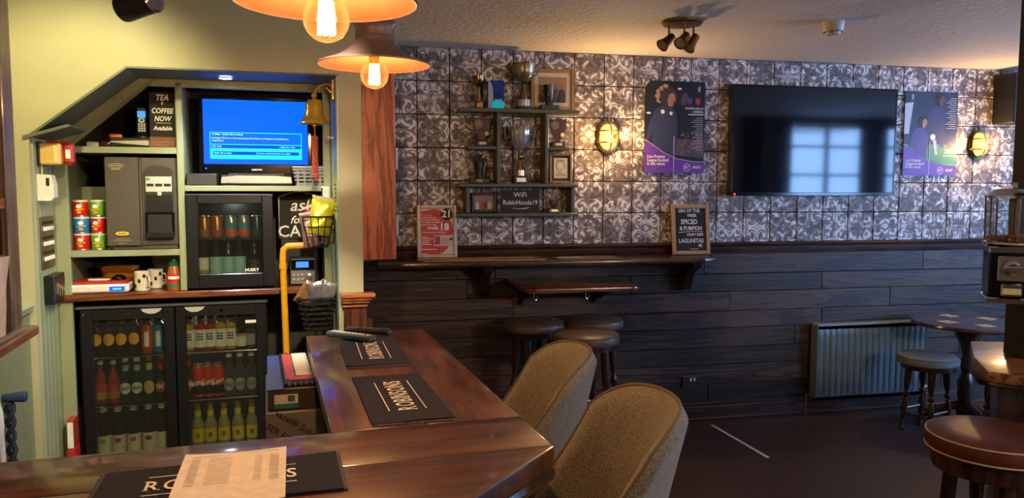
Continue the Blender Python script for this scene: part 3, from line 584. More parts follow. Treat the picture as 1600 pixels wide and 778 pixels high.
# ------------------------------------------------------------------ upper shelf: console, phone, sign
zA = 1.819
cs = bthing('satellite_receiver', 'flat black receiver with a silver swoosh front on the upper green shelf', 'receiver', -.60, SY + .14, zA)
part('case', M_BLACK, cs, (-.15, .15, -.09, .1, .006, .05), b=.003); m = MB(); m.prism([(-.148, .024), (-.05, .016), (.02, .010), (.09, .016), (.148, .022), (.148, .034), (.05, .037), (-.148, .031)], -.098, -.089); m.obj('silver_front', P('champagne_plastic', '#c9c3ad', .3, .5), cs)
m = MB(); m.cyl((-.0, -.101, .024), (-.0, -.097, .024), .010); m.obj('dial', MATS['champagne_plastic'], cs)
for xx in (-.12, .12): part('foot', M_BLACK, cs, (xx - .012, xx + .012, -.06, -.04, 0, .007), b=0)
ph = bthing('cordless_phone', 'black cordless phone with a lit blue screen standing in its cradle', 'phone', -.607, SY + .1, zA + .05)
m = MB(); m.lathe([(.045, 0), (.045, .008), (.03, .022), (.024, .03)], 18); m.obj('cradle', M_BLACK, ph)
m = MB(); m.box(-.026, .026, -.012, .012, .016, .165, .008); hs = m.obj('handset', M_BLACK, ph); part('screen', E('phone_screen', '#3f8fe8', 1.0), hs, (-.019, .019, -.0135, -.012, .105, .138), b=0)
m = MB()
for i in range(3):
    for j in range(4): m.box(-.017 + i * .0125, -.008 + i * .0125, -.0135, -.012, .034 + j * .011, .041 + j * .011)
m.obj('keypad', P('phone_keys', '#b9b6a8', .5), hs); m = MB(); m.lathe([(.013, 0), (.013, .002), (.008, .002), (.008, 0)], 16, (0, -.0135, .091), Matrix.Rotation(PI / 2, 3, 'X'), False); m.obj('ring_key', P('phone_ring', '#d8d4c4', .3), hs)
text('Panasonic', .009, M_WPRINT, hs, (0, -.0128, .148))
tg = bthing('tea_coffee_board', 'small chalkboard reading TEA & COFFEE NOW available on a wooden foot', 'sign', -.505, SY + .06, zA + .05)
M_SLATE = P('slate_board', '#24211e', .8, bump=.1)
m = MB(); m.prism([(-.06, .0), (.062, 0), (.062, .225), (.03, .236), (-.03, .236), (-.06, .225)], -.004, .004); m.obj('slate', M_SLATE, tg); part('foot', WOOD('light_brown_foot', '#6b3f22', '#8a5a34', 'x'), tg, (-.062, .064, -.035, .02, -.05, .005), b=.004)
for s_, sz, zz, sh_ in (('TEA', .042, .205, .25), ('&', .022, .178, .2), ('COFFEE', .036, .138, .15), ('NOW', .036, .098, .25), ('Available', .030, .05, .35)): text(s_, sz, M_CHALK, tg.children[0], (0, -.0046, zz), bold=.025, shear=sh_, sx=.82)
part('underline', M_CHALK, tg.children[0], (-.03, .04, -.0048, -.004, .076, .078), b=0)
o = MB(); o.lathe([(.012, 0), (.014, .004), (.014, .05), (.010, .056)], 14, (0, 0, .014), Matrix.Rotation(PI / 2, 3, 'Y')); o = o.obj('plastic_fitting', M_WHITEP); o.location = BW(-.865, SY + .1, zA); o.rotation_euler = (0, 0, ANG); tag(o, 'white rounded plastic fitting at the left end of the upper green shelf', 'fitting')
o = MB(); o.lathe([(.016, 0), (.018, .004), (.016, .05), (.01, .065)], 14, (0, 0, .018), Matrix.Rotation(PI / 2, 3, 'Y')); o = o.obj('amber_jar', P('amber_glass', '#4a1e0c', .1)); o.location = BW(-.80, SY + .09, zA); o.rotation_euler = (0, 0, ANG); tag(o, 'small brown glass vial lying beside the white fitting on the shelf', 'vial')
o = MB(); o.box(-.03, .03, -.008, .008, 0, .02, .005); o = o.obj('orange_lighter', P('orange_plastic', '#e07a12', .4)); o.location = BW(-.735, SY + .12, zA + .05); o.rotation_euler = (0, 0, ANG + .1); tag(o, 'small orange plastic lighter lying on the black receiver', 'lighter')

# ------------------------------------------------------------------ drinks machine carton and crisp tubs
cm = bthing('drinks_machine', 'large taupe hot drinks machine with a black cup recess on the middle shelf', 'machine', 0, SY - .005, 1.30)
M_TAUPE = P('taupe_panel', '#4d463c', .45); a0, a1 = -.772, -.441
part('body', M_TAUPE, cm, (a0, -.615, .0, .42, .022, .468), (-.608, a1, .012, .42, .022, .468), (a0 + .02, a1 - .004, .02, .4, .0, .024), b=.004)
m = MB(); m.prism([(-.605, .2), (-.545, .2), (-.545, .42), (-.56, .44), (-.605, .45)], -.004, .013); part('seam_strip', P('taupe_light', '#5d5548', .4), cm, (-.613, -.606, -.003, .02, .024, .466))
m = MB(); pts = [(-.59, .17), (-.458, .17), (-.458, .40)] + [(-.524 + .066 * math.cos(a), .40 + .028 * math.sin(a)) for a in [PI * i / 10 for i in range(1, 10)]] + [(-.59, .40)]; m.prism(pts, -.004, .014); m.obj('front_panel', P('taupe_dark', '#38332c', .35), cm)
part('display', M_BLACK, cm, (-.585, -.463, -.007, -.003, .19, .28)); kp = part('control_label', P('pale_grey_label', '#b9bcae', .5), cm, (-.585, -.463, -.008, -.004, .295, .372), b=.001)
part('label_tab', MATS['pale_grey_label'], kp, (-.532, -.512, -.008, -.004, .275, .296)); part('button_window', M_INK, kp, (-.58, -.548, -.009, -.008, .322, .336)); part('button_window', M_INK, kp, (-.54, -.508, -.009, -.008, .322, .336)); part('button_window', M_INK, kp, (-.50, -.468, -.009, -.008, .322, .336)); part('green_spot', P('green_print', '#4f9a4a', .5), kp, (-.582, -.566, -.009, -.008, .352, .366))
rc = part('cup_recess', M_BLKG, cm, (-.592, -.455, -.008, .02, .075, .19)); part('recess_hollow', P('recess_black', '#050506', .6), rc, (-.58, -.467, -.0085, -.0075, .088, .18)); part('drip_lip', M_BLACK, rc, (-.59, -.457, -.03, .0, .06, .088), b=.004)
lg = MB(); lg.disc((-.70, .085), .036, .0135, -.002, .001); lg = lg.obj('badge', M_INK, cm); m = MB(); m.disc((-.70, .085), .032, .0105, -.003, -.002); m.obj('badge_fill', M_YEL, lg); text('FLAVIA', .012, M_INK, lg, (-.70, -.0034, .085), bold=.03)
for hw, zz in ((.032, .058), (.042, .049), (.02, .036)): part('print_line', P('gold_print', '#8f845f', .5), cm, (-.70 - hw, -.70 + hw, -.0012, .0, zz - .0016, zz + .0016), b=0)
lg = MB(); lg.disc((-.72, .425), .036, .0115, -.001, .001); lg = lg.obj('badge', P('gold_ring', '#c2b68c', .5), cm); m = MB(); m.disc((-.72, .425), .034, .0095, -.0018, -.001); m.obj('badge_fill', M_TAUPE, lg); part('print_line', MATS['gold_ring'], lg, (-.745, -.695, -.0024, -.0018, .4235, .4265), b=0); part('print_line', MATS['gold_ring'], lg, (-.742, -.698, -.0014, .0, .4065, .4095), b=0)
def tub(col, label, x, y, z):
    t = bthing('crisp_tub', label, 'crisps', x, y, z, random.uniform(-.3, .2), 'small crisp tubs stacked beside the drinks machine'); R = .0355
    m = MB(); m.lathe([(R * .96, 0), (R, .002), (R, .074), (R * .97, .076)], 18); b = m.obj('tube', P('tub_' + col, {'red': '#c81a1a', 'green': '#6aa522', 'blue': '#1f7ec4'}[col], .35), t)
    m = MB(); m.lathe([(R * 1.04, .074), (R * 1.05, .078), (R * 1.02, .083), (R * .8, .084)], 18); m.obj('lid', P('tub_lid', '#d9d6c8', .4), t)
    m = MB(); m.lathe([(R * 1.02, 0), (R * 1.03, .004), (R, .006)], 18, cap=False); m.obj('base_rim', M_STEEL, t)
    m = MB(); curved_patch(m, R + .0006, .052, .013, .010); m.obj('oval_print', M_WPRINT, b, 60); text('Pringles', .013, M_YEL, b, (.004, -R - .0022, .036), (PI / 2, -.15, 0), bold=.03); m = MB(); curved_patch(m, R + .0007, .022, .011, .007); m.obj('crisp_print', P('crisp_gold', '#e0a03a', .5), b, 60)
Yt = SY + .09
for x, col, z_, lb in ((-.902, 'red', 0, 'red crisp tub at the bottom left of the stack'), (-.826, 'green', 0, 'green crisp tub at the bottom right of the stack'), (-.902, 'blue', 1, 'blue crisp tub in the middle of the stack'), (-.824, 'red', 1, 'red crisp tub beside the blue one in the stack'), (-.904, 'red', 2, 'red crisp tub on top of the blue one'), (-.826, 'green', 2, 'green crisp tub at the top right of the stack')): tub(col, lb, x, Yt, 1.30 + z_ * .0845)

# ------------------------------------------------------------------ lower compartment
zW = 1.083
ks = bthing('kitchen_scale', 'white electronic scale with red top and blue lit display on the worktop', 'scale', -.815, SY + .13, zW)
part('base', M_WHITEP, ks, (-.135, .135, -.13, .12, .004, .045), b=.008); part('red_plate', P('red_plate', '#b93527', .4), ks, (-.125, .125, -.11, .115, .045, .058), b=.005); part('display', E('lcd_blue', '#0f49ff', 1.3), ks, (.045, .115, -.1315, -.129, .012, .034), b=0); part('display_digits', E('lcd_cyan', '#3fb4ff', 1.4), ks, (.06, .10, -.1322, -.1315, .018, .027), b=0)
for xx in (-.11, .11): m = MB(); m.cyl((xx, -.09, 0), (xx, -.09, .006), .012, n=10); m.obj('foot', M_BLACK, ks)
m = MB(); m.lathe([(.033, 0), (.034, .006), (.028, .018), (.014, .025), (.001, .027)], 18); o = m.obj('computer_mouse', M_BLKG); o.scale = (1.0, .8, 1); o.location = BW(-.74, SY + .1, zW + .058); o.rotation_euler = (0, 0, ANG); tag(o, 'glossy black computer mouse resting on the red scale plate', 'mouse')
m = MB(); m.box(-.05, .05, -.02, .02, 0, .010, .004); o = m.obj('white_scoop', M_WHITEP); o.location = BW(-.83, SY + .08, zW + .058); o.rotation_euler = (0, 0, ANG - .2); tag(o, 'white plastic scoop lying left on the red scale plate', 'scoop')
def pillow(m, w, h, t, n=9, wr=.004, sd=1):
    rr = random.Random(sd)
    for sg in (-1, 1):
        def f(u, v):
            a, b = u * 2 - 1, v * 2 - 1; q = max(0, (1 - a ** 4) * (1 - b ** 6)) ** .6; return (w / 2 * a * (1 - .06 * (1 - b * b)), sg * (t / 2 * q + wr * math.sin(7 * a + sd) * math.sin(9 * b + sd * 2) * q), h / 2 * b)
        m.grid(f, n, n)
    return m
m = MB(); pillow(m, .19, .11, .05, sd=3); o = m.obj('snack_bag', P('mustard_bag', '#b8862c', .35)); o.location = BW(-.76, SY + .27, zW + .075); o.rotation_euler = (.7, 0, ANG + .1); tag(o, 'crumpled mustard yellow bag behind the red topped scale', 'bag')
def mug(label, x, y, rz):
    t = bthing('patterned_mug', label, 'mug', x, y, zW, rz, 'mugs on the worktop')
    m = MB(); m.lathe([(.03, 0), (.036, .004), (.038, .1), (.036, .102), (.033, .098), (.031, .01), (.001, .008)], 22); b = m.obj('cup', P('cream_china', '#d9d2bf', .25), t)
    m = MB(); m.tube([(.036, 0, .08), (.06, 0, .078), (.067, 0, .055), (.058, 0, .03), (.036, 0, .022)], .005, 8); m.obj('handle', MATS['cream_china'], t)
    for i in range(10):
        m = MB(); a = i * .63; zz = .03 + (i % 3) * .025; m.m = Matrix.Rotation(a, 4, 'Z'); curved_patch(m, .0386, zz, .008, .011); m.obj('sketch_print', M_INK, b, 60)
mug('white mug with black sketch pattern in front on the worktop', -.625, SY + .06, -.9); mug('white mug with black sketch pattern standing behind the front mug', -.575, SY + .16, -.5)
for i in range(4):
    m = MB(); m.lathe([(.03, 0), (.045, .002), (.07, .012), (.072, .014), (.045, .006), (.001, .005)], 24); o = m.obj('side_plate', P('grey_white_china', '#c9c7c0', .25)); o.location = BW(-.53, SY + .2, zW + i * .013); o.rotation_euler = (0, 0, ANG); tag(o, '%s white side plate in the stack beside the sauce bottle' % ('bottom', 'second', 'third', 'top')[i], 'plate', 'stacked side plates')
m = MB(); m.lathe([(.03, 0), (.05, .002), (.072, .012), (.074, .014), (.05, .006), (.001, .005)], 24); o = m.obj('side_plate', P('grey_plate', '#8f8d86', .3)); o.location = BW(-.53, SY + .29, zW + .14); o.rotation_euler = (PI / 2 - .15, 0, ANG); tag(o, 'grey plate standing on edge behind the plate stack', 'plate')
sbt = bthing('sauce_bottle', 'amber squeezy sauce bottle with red label and green top on the worktop', 'bottle', -.472, SY + .055, zW)
m = MB(); m.lathe([(.033, 0), (.036, .006), (.037, .06), (.031, .1), (.026, .125), (.02, .13)], 18); b = m.obj('body', P('amber_sauce', '#a8622a', .25), sbt); m = MB(); band(m, .0372, .04, .085, 1.3); m.obj('label', M_RED, b, 60); m = MB(); band(m, .0374, .015, .038, 1.3); m.obj('label', P('green_label', '#4d6b3a', .5), b, 60); m = MB(); band(m, .0378, .06, .075, .8); m.obj('label', M_WPRINT, b, 60)
m = MB(); m.lathe([(.026, .128), (.027, .145), (.012, .152), (.01, .162)], 16); m.obj('cap', P('green_cap', '#0f5a3e', .4), sbt)

# ------------------------------------------------------------------ on the left reveal
RX = OL + .008
yb = bthing('alarm_box', 'cream yellow box with a red backplate on the green reveal', 'alarm', RX, 4.06, 1.72)
part('backplate', M_BLACK, yb, (0, .012, 0, .13, -.005, .105)); part('case', P('cream_yellow_plastic', '#d9b466', .4), yb, (.010, .098, 0, .11, 0, .098), b=.006); part('recess', P('pale_cream_plastic', '#e3cf96', .4), yb, (.068, .088, -.002, .01, .015, .085), b=.001); m = MB(); m.box(.095, .142, .03, .1, .0, .108, .015); m.obj('red_side', P('red_alarm', '#b8321f', .4), yb)
part('red_top', MATS['red_alarm'], yb, (.03, .12, .03, .09, .098, .108), b=.003); part('notice', M_WPRINT, yb, (.112, .132, .0285, .0305, .03, .07), b=0)
pr = bthing('motion_sensor', 'white wall sensor with a small dark window under the yellow box', 'sensor', RX, 4.05, 1.555)
m = MB(); m.prism([(0, 0), (.052, 0), (.066, .015), (.066, .07), (.056, .118), (0, .122)], 0, .075); m.obj('case', M_WHITEP, pr); part('window', M_INK, pr, (.036, .05, -.0015, .001, .068, .104), b=0); part('cable', P('cream_cable', '#b9b293', .5), pr, (.012, .018, .03, .036, .12, .165), b=0)
sp = bthing('switch_plate', 'brass plate with three rows of white switches on the green reveal', 'switch plate', RX, 4.06, 1.235)
part('plate', P('antique_brass', '#6a4a22', .3, .7), sp, (0, .006, 0, .23, 0, .245), b=.002)
for r_ in range(3):
    for c_ in range(5): part('rocker', M_WHITEP, sp, (.004, .014, .03 + c_ * .036, .050 + c_ * .036, .038 + r_ * .07, .058 + r_ * .07), b=.003)
for r_ in range(3): part('row_label', M_INK, sp, (.0055, .0075, .02, .21, .068 + r_ * .07, .082 + r_ * .07), b=0)
kb = bthing('key_holder', 'black key box with brass keys below the switch plate', 'key holder', RX, 4.08, 1.07)
part('box', M_BLACK, kb, (0, .045, 0, .2, 0, .135), b=.004)
for i in range(4): m = MB(); m.lathe([(.009, 0), (.009, .004)], 12, (.05, .03 + i * .04, .09 - i * .012), Matrix.Rotation(PI / 2, 3, 'Y')); m.box(.05, .053, .027 + i * .04, .033 + i * .04, .045 - i * .01, .088 - i * .01); m.obj('key', P('key_metal', '#b09a6c', .3, .8), kb)

# ------------------------------------------------------------------ back shelf of spirits at the left edge
ss = bthing('spirit_shelving', 'dark timber spirit shelving on the left wall at the picture edge', 'shelving', 0, 0, 0)
M_UP = WOOD('grey_brown_upright', '#574a3d', '#7a6b58', 'z', .6, .4, .1)
part('front_upright', M_UP, ss, (-.862, -.838, 3.03, 3.14, 1.12, 2.5), b=.004); part('end_panel', M_UP, ss, (-1.045, -.862, 3.12, 3.14, 1.12, 2.5))
for zz in (1.985, 1.545): part('shelf', WOOD('orange_shelf_edge', '#7a4a24', '#a86d38', 'y', .6, .4), ss, (-1.045, -.845, 2.1, 3.12, zz, zz + .035))
part('base_slab', WOOD('base_slab_wood', '#5b3119', '#8a5430', 'y', .6, .35, .2), ss, (-1.045, -.80, 2.1, 3.19, 1.085, 1.12), b=.006); part('base_strip', P('pale_strip', '#9a917f', .5), ss, (-.84, -.82, 2.1, 3.1, 1.12, 1.128), b=.001)
part('front_upright', M_UP, ss, (-.862, -.838, 2.1, 2.18, 1.12, 2.5), b=.004); ss.rotation_euler = (0, 0, ANG)
for i, (yy, zz, c, c2, nm) in enumerate(((2.97, 2.02, '#7a1a1c', '#c9a24a', 'red wine-coloured spirit bottle on the upper left shelf'), (2.97, 1.58, '#3a2358', '#b84a5a', 'purple spirit bottle on the middle left shelf'), (2.86, 2.02, '#4a1214', '#d8d2c4', 'dark red spirit bottle behind the upper left one'), (2.86, 1.58, '#2a2d55', '#d0c9d8', 'blue-violet spirit bottle behind the middle left one'), (2.96, 1.12, '#7a1418', '#d8d2c4', 'red carton-like spirit bottle on the lowest left shelf'))):
    t = bthing('spirit_bottle', nm, 'bottle', -.93, yy, zz, 0, 'spirits on the left shelving'); m = MB(); m.lathe([(.036, 0), (.04, .008), (.04, .2), (.032, .225), (.014, .255), (.013, .31), (.015, .312), (.015, .33)], 16); m.obj('glass', P('spirit_%d' % i, c, .12), t); m = MB(); m.m = Matrix.Rotation(PI / 2, 4, 'Z'); band(m, .0408, .06, .16, 2.2); m.obj('label', P('spirit_label_%d' % i, c2, .5), t, 60)
m = MB()
for sg in (0, 1): pass
def bagf(u, v): a = u * 2 * PI; w_ = .035 + .02 * v; return (w_ * math.cos(a) * (1 + .08 * math.sin(5 * a + 6 * v)), w_ * math.sin(a) * (1 + .08 * math.cos(4 * a)), .27 * v)
m.grid(bagf, 20, 6, cu=True); o = m.obj('paper_bag', P('crinkled_white_paper', '#cfccc4', .6)); o.location = BW(-.875, 3.07 - .13, 1.121); o.rotation_euler = (0, 0, ANG); tag(o, 'crinkled white paper bag at the front of the lowest left shelf', 'bag')
cd = bthing('plaited_cord', 'dark blue plaited cord hanging from a round hook on the panelled left wall', 'cord', -1.04, 3.56, .05)
for k in range(2): m = MB(); m.tube([(.03 + .012 * math.sin(i * .9 + k * PI), .012 * math.cos(i * .9 + k * PI), .70 - i * .0165) for i in range(43)], .010, 6); m.obj('strand', P('navy_cord', '#1c2434', .8), cd)
m = MB(); m.lathe([(.012, 0), (.016, .02), (.022, .09), (.02, .1), (.001, .104)], 14, (-.01, 0, .72), Matrix.Rotation(PI / 2, 3, 'Y')); m.obj('peg', P('navy_peg', '#2a3a5c', .4), cd)
m = MB(); pillow(m, .03, .34, .02, sd=5); m.m = None; o = m.obj('bar_cloth', P('white_cotton', '#d8dad6', .9)); o.location = BW(-1.02, 3.47, .60); o.rotation_euler = (0, 0, ANG + PI / 2); tag(o, 'white bar cloth hanging on the left wall beside the plaited cord', 'cloth')
rb = bthing('snack_carton', 'red and white snack carton leaning by the left side of the double fridge', 'carton', -.952, SY - .03, 0); part('stand', P('dark_stand', '#2a2622', .6), rb, (-.02, .02, -.05, .06, 0, .20)); part('lower_box', M_RED, rb, (-.018, .018, -.06, .05, .20, .32)); part('upper_box', P('red_carton', '#a8322a', .5), rb, (-.016, .016, -.06, .05, .32, .47)); part('white_face', M_WPRINT, rb, (-.013, .013, -.0615, -.06, .33, .46), b=0)

# ------------------------------------------------------------------ right of the mini fridge
M_RC = P('cream_chalk_line', '#d8cfb8', .8)
cb = bthing('arched_chalkboard', 'arched chalkboard reading ask for CA beside the mini fridge', 'chalkboard', .168, SY + .16, 1.083)
def arch(w, h, rise, n=12): return [(-w, 0), (w, 0)] + [(w * (1 - 2 * i / n), h + rise * math.sin(PI * i / n)) for i in range(n + 1)]
m = MB(); m.prism([(a, b + .25) for a, b in arch(.112, .235, .03)], -.004, .006); sl = m.obj('slate', M_SLATE, cb); m = MB(); pts = [(-.108, -.0045, .254), (.108, -.0045, .254), (.108, -.0045, .483)] + [(.108 * (1 - 2 * i / 12), -.0045, .483 + .028 * math.sin(PI * i / 12)) for i in range(1, 12)] + [(-.108, -.0045, .483)]; m.tube(pts, .0035, 6, True); m.obj('cream_border', M_RC, cb)
text('ask', .095, M_CHALK, sl, (.01, -.005, .435), bold=.012, shear=.3); text('for', .06, M_CHALK, sl, (-.015, -.005, .355), bold=.012, shear=.4); text('CA', .09, M_CHALK, sl, (-.055, -.005, .29), bold=.012)
part('prop', P('dark_prop', '#221d18', .6), cb, (-.1, .1, .002, .02, 0, .26))
rd = bthing('cd_radio', 'silver compact stereo with a lit blue display on the worktop', 'radio', .178, SY + .06, 1.083)
part('case', M_BLACK, rd, (-.072, .072, .0, .16, .0, .155), b=.016); part('face', P('silver_face', '#8d8b83', .3, .5), rd, (-.066, .066, -.006, .004, .008, .146), b=.004); part('upper_face', M_BLKG, rd, (-.062, .062, -.009, -.004, .085, .142), b=.004); part('display', E('radio_screen', '#3a74ff', 1.3), rd, (-.036, .03, -.0105, -.009, .1, .132), b=0)
m = MB(); m.lathe([(.018, 0), (.018, .008), (.012, .011), (.001, .011)], 18, (.036, -.006, .05), Matrix.Rotation(PI / 2, 3, 'X')); m.obj('volume_knob', M_STEEL, rd)
m = MB()
for i in range(3):
    for j in range(2): m.box(-.055 + i * .022, -.041 + i * .022, -.0085, -.005, .03 + j * .025, .04 + j * .025, .002)
m.obj('buttons', P('silver_buttons', '#c4c1b6', .3, .5), rd)
# yellow bent pipe
yp = MB(); yp.tube([(.0, 0, 0), (-.012, 0, .7), (-.022, 0, 1.26), (-.018, 0, 1.30), (.0, 0, 1.318), (.12, 0, 1.322)], .0165, 12); yp.lathe([(.02, 0), (.02, .03)], 12, (-.0215, 0, 1.20)); o = yp.obj('yellow_pipe', P('yellow_plastic', '#d79a17', .35)); o.location = BW(.092, 4.16, 0); o.rotation_euler = (0, 0, ANG); tag(o, 'bent yellow plastic pipe standing on the floor beside the double fridge', 'pipe')
# wire rack with snack packets on the right reveal
def wire_basket(name, label, x, y, z, w0, w1, h, dp, mat, rows, verts, group=None):
    t = bthing(name, label, 'basket', x, y, z, 0, group)
    for i in range(rows):
        k = i / (rows - 1); w = w0 + (w1 - w0) * k; d = dp * (.8 + .2 * k); m = MB(); m.tube([(-w, -d, h * k), (w, -d, h * k), (w, d, h * k), (-w, d, h * k)], .0028 if i < rows - 1 else .004, 6, True); m.obj('hoop', mat, t)
    m = MB()
    for i in range(verts):
        q = -1 + 2 * i / (verts - 1)
        for sy_ in (-1, 1): m.tube([(w0 * q, sy_ * dp * .8, 0), (w1 * q, sy_ * dp, h)], .0022, 5)
        for sx_ in (-1, 1): m.tube([(sx_ * w0, q * dp * .8, 0), (sx_ * w1, q * dp, h)], .0022, 5)
        m.tube([(w0 * q, -dp * .8, 0), (w0 * q, dp * .8, 0)], .002, 5)
    m.obj('wires', mat, t); return t
M_WIRE = P('black_wire', '#1c1c1c', .4, .6)
u = wire_basket('wire_basket', 'tapering black wire basket of snack packets hanging before the chalkboard', .245, 4.14, 1.315, .045, .078, .155, .06, M_WIRE, 4, 5)
m = MB(); m.tube([(.03, .08, .3), (.03, .06, .15)], .003, 6); m.tube([(.03, .08, .3), (.03, .08, -.42)], .004, 6); m.obj('hanger', M_WIRE, u)
PKS = [('yellow-green crisp packet sticking up from the wire basket', '#c9cc3a', .262, 4.12, 1.47, .12, .19, .18), ('silver and maroon crisp packet at the left of the wire basket', '#8a6a70', .205, 4.135, 1.40, .085, .17, -.12), ('grey foil packet at the right of the wire basket', '#8d8a84', .30, 4.15, 1.40, .07, .15, .1), ('maroon packet with orange corner behind in the wire basket', '#7a2438', .225, 4.165, 1.455, .075, .13, -.3)]
for lb, c, x, y_, z_, w_, h_, tl in PKS:
    t = bthing('snack_packet', lb, 'snack packet', x, y_, z_, 0, 'snack packets in the wire baskets'); t.rotation_euler = (-.12, tl, ANG)
    m = MB(); pillow(m, w_, h_, .03, 10, .006, int(x * 1000)); b = m.obj('packet', P('foil_' + c[1:], c, .28, .35), t); part('crimp', P('foil_dark_' + c[1:], '#5a564e', .3, .4), t, (-w_ / 2, w_ / 2, -.002, .002, h_ / 2 - .004, h_ / 2 + .008), b=0)
M_WOV = P('black_woven_strip', '#1a191b', .35)
lb_ = bthing('woven_basket', 'black woven basket full of foil packets hanging below the wire basket', 'basket', .235, 4.13, .885)
for i in range(7):
    k = i / 6; w = .06 + .035 * k; dd = .055 + .015 * k; m = MB(); zz = .01 + i * .026
    pts = []
    for j in range(24):
        a = 2 * PI * j / 24; e = .005 * (1 if (j + i) % 2 else -1); pts.append(((w + e) * math.copysign(abs(math.cos(a)) ** .6, math.cos(a)), (dd + e) * math.copysign(abs(math.sin(a)) ** .6, math.sin(a)), zz))
    m.tube(pts, .0085, 6, True); m.obj('weave_band', M_WOV, lb_)
m = MB(); m.box(-.055, .055, -.05, .05, 0, .008); m.obj('base', M_WOV, lb_); m = MB(); m.tube([(.0, .075, .14), (.0, .085, .45)], .004, 6); m.obj('hanger', M_WOV, lb_)
for i, (c, dx, dy, rr) in enumerate((('#a87a4a', -.05, -.01, .5), ('#7d8088', .0, -.03, -.2), ('#b98a5a', .04, .01, -.6), ('#8d8f96', .05, -.03, .3))):
    m = MB(); pillow(m, .09, .13, .03, 9, .006, i + 11); o = m.obj('snack_packet', P('foil_' + c[1:], c, .25, .4)); o.location = BW(.235 + dx, 4.13 + dy, 1.075); o.rotation_euler = (.2, rr, ANG); tag(o, ['tan foil packet at left in the black woven basket', 'grey foil packet at the front of the woven basket', 'light brown packet at the back of the woven basket', 'silver packet at the right of the woven basket'][i], 'snack packet', 'snack packets in the wire baskets')
# bell with bracket on the reveal
bl = bthing('brass_bell', 'polished brass hand bell on a curved wall bracket with a red knotted rope', 'bell', .235, 4.08, 1.66)
m = MB(); m.box(.085, .098, -.012, .012, .40, .50, .003); m.tube([(.09, 0, .475), (.06, 0, .478), (.03, 0, .468), (.008, 0, .448), (0, 0, .425)], .006, 8); m.tube([(.09, 0, .43), (.06, 0, .46)], .004, 6); m.obj('bracket', M_BRASS, bl)
m = MB(); m.ball((0, 0, .42), .015, 12, 8); m.lathe([(.008, .395), (.012, .40), (.008, .408)], 12); m.obj('knuckle', M_BRASS, bl)
m = MB(); m.lathe([(.01, .40), (.034, .396), (.042, .38), (.044, .35), (.049, .32), (.058, .30), (.07, .285), (.072, .278), (.068, .276), (.055, .295), (.04, .33)], 28, cap=False); m.obj('bell_body', M_BRASS, bl); m = MB(); m.ball((0, 0, .272), .011); m.tube([(0, 0, .35), (0, 0, .27)], .003, 6); m.obj('clapper', M_BRASS, bl)
M_ROPE = P('red_rope', '#b04a34', .7); m = MB()
for k in range(3): m.tube([(.009 * math.cos(i * .55 + k * 2.1), .009 * math.sin(i * .55 + k * 2.1), .20 - i * .0054) for i in range(33)], .0075, 6)
m.ball((0, 0, .205), .017, 12, 8); m.ball((0, 0, .02), .02, 12, 6, .7); m.tube([(0, 0, .265), (.002, 0, .21)], .004, 6); m.lathe([(.012, 0), (.022, .012), (.016, .02)], 12); m.obj('rope', M_ROPE, bl)
nt = bthing('yellow_notice', 'yellow printed notice pinned to the pale green reveal below the bell', 'notice', OR - .0125, 4.0, 1.455); part('sheet', P('yellow_paper', '#d9cf3a', .7), nt, (-.001, 0, .0, .15, 0, .21), b=0)
for i in range(7): part('print_line', M_INK, nt, (-.0016, -.001, .015, .13 - (i % 3) * .02, .175 - i * .022, .182 - i * .022), b=0)
pg = bthing('plug_adaptor', 'white plug adaptor with black plug on the stile under the rope', 'plug', .3, SY - .006, 1.60); part('block', M_WHITEP, pg, (-.022, .02, -.045, 0, -.05, .025), b=.004); part('plug', M_BLACK, pg, (-.035, -.015, -.04, -.005, -.07, -.02), b=.004); m = MB(); m.tube([(-.03, -.02, -.06), (-.04, -.02, -.12), (-.06, -.01, -.25)], .003, 6); m.obj('flex', M_BLACK, pg)
m = MB(); m.lathe([(.006, 0), (.006, .02), (.011, .024), (.011, .03), (.006, .033)], 12, (0, 0, 0), Matrix.Rotation(-PI / 2, 3, 'Y')); o = m.obj('peg_hook', M_WHITEP); o.location = BW(OR - .012, 4.15, 1.875); o.rotation_euler = (0, 0, ANG); tag(o, 'small white peg on the reveal beside the bell rope', 'hook')
# soffit downlight
dl = bthing('downlight', 'small round recessed downlight glowing in the green soffit above the television', 'light', -.185, 4.16, 2.160)
m = MB(); m.lathe([(.042, 0), (.042, -.004), (.03, -.006), (.03, 0)], 24, cap=False); m.obj('bezel', M_CHROME, dl); m = MB(); m.lathe([(.029, -.004), (.001, -.003)], 20); m.obj('lens', E('downlight_lens', '#eef4ff', 40), dl)
spot_light(BW(-.185, 4.16, 2.145), BW(-.185, 4.17, 1.0), 18, (.86, .92, 1.0), 130, .8, .03)
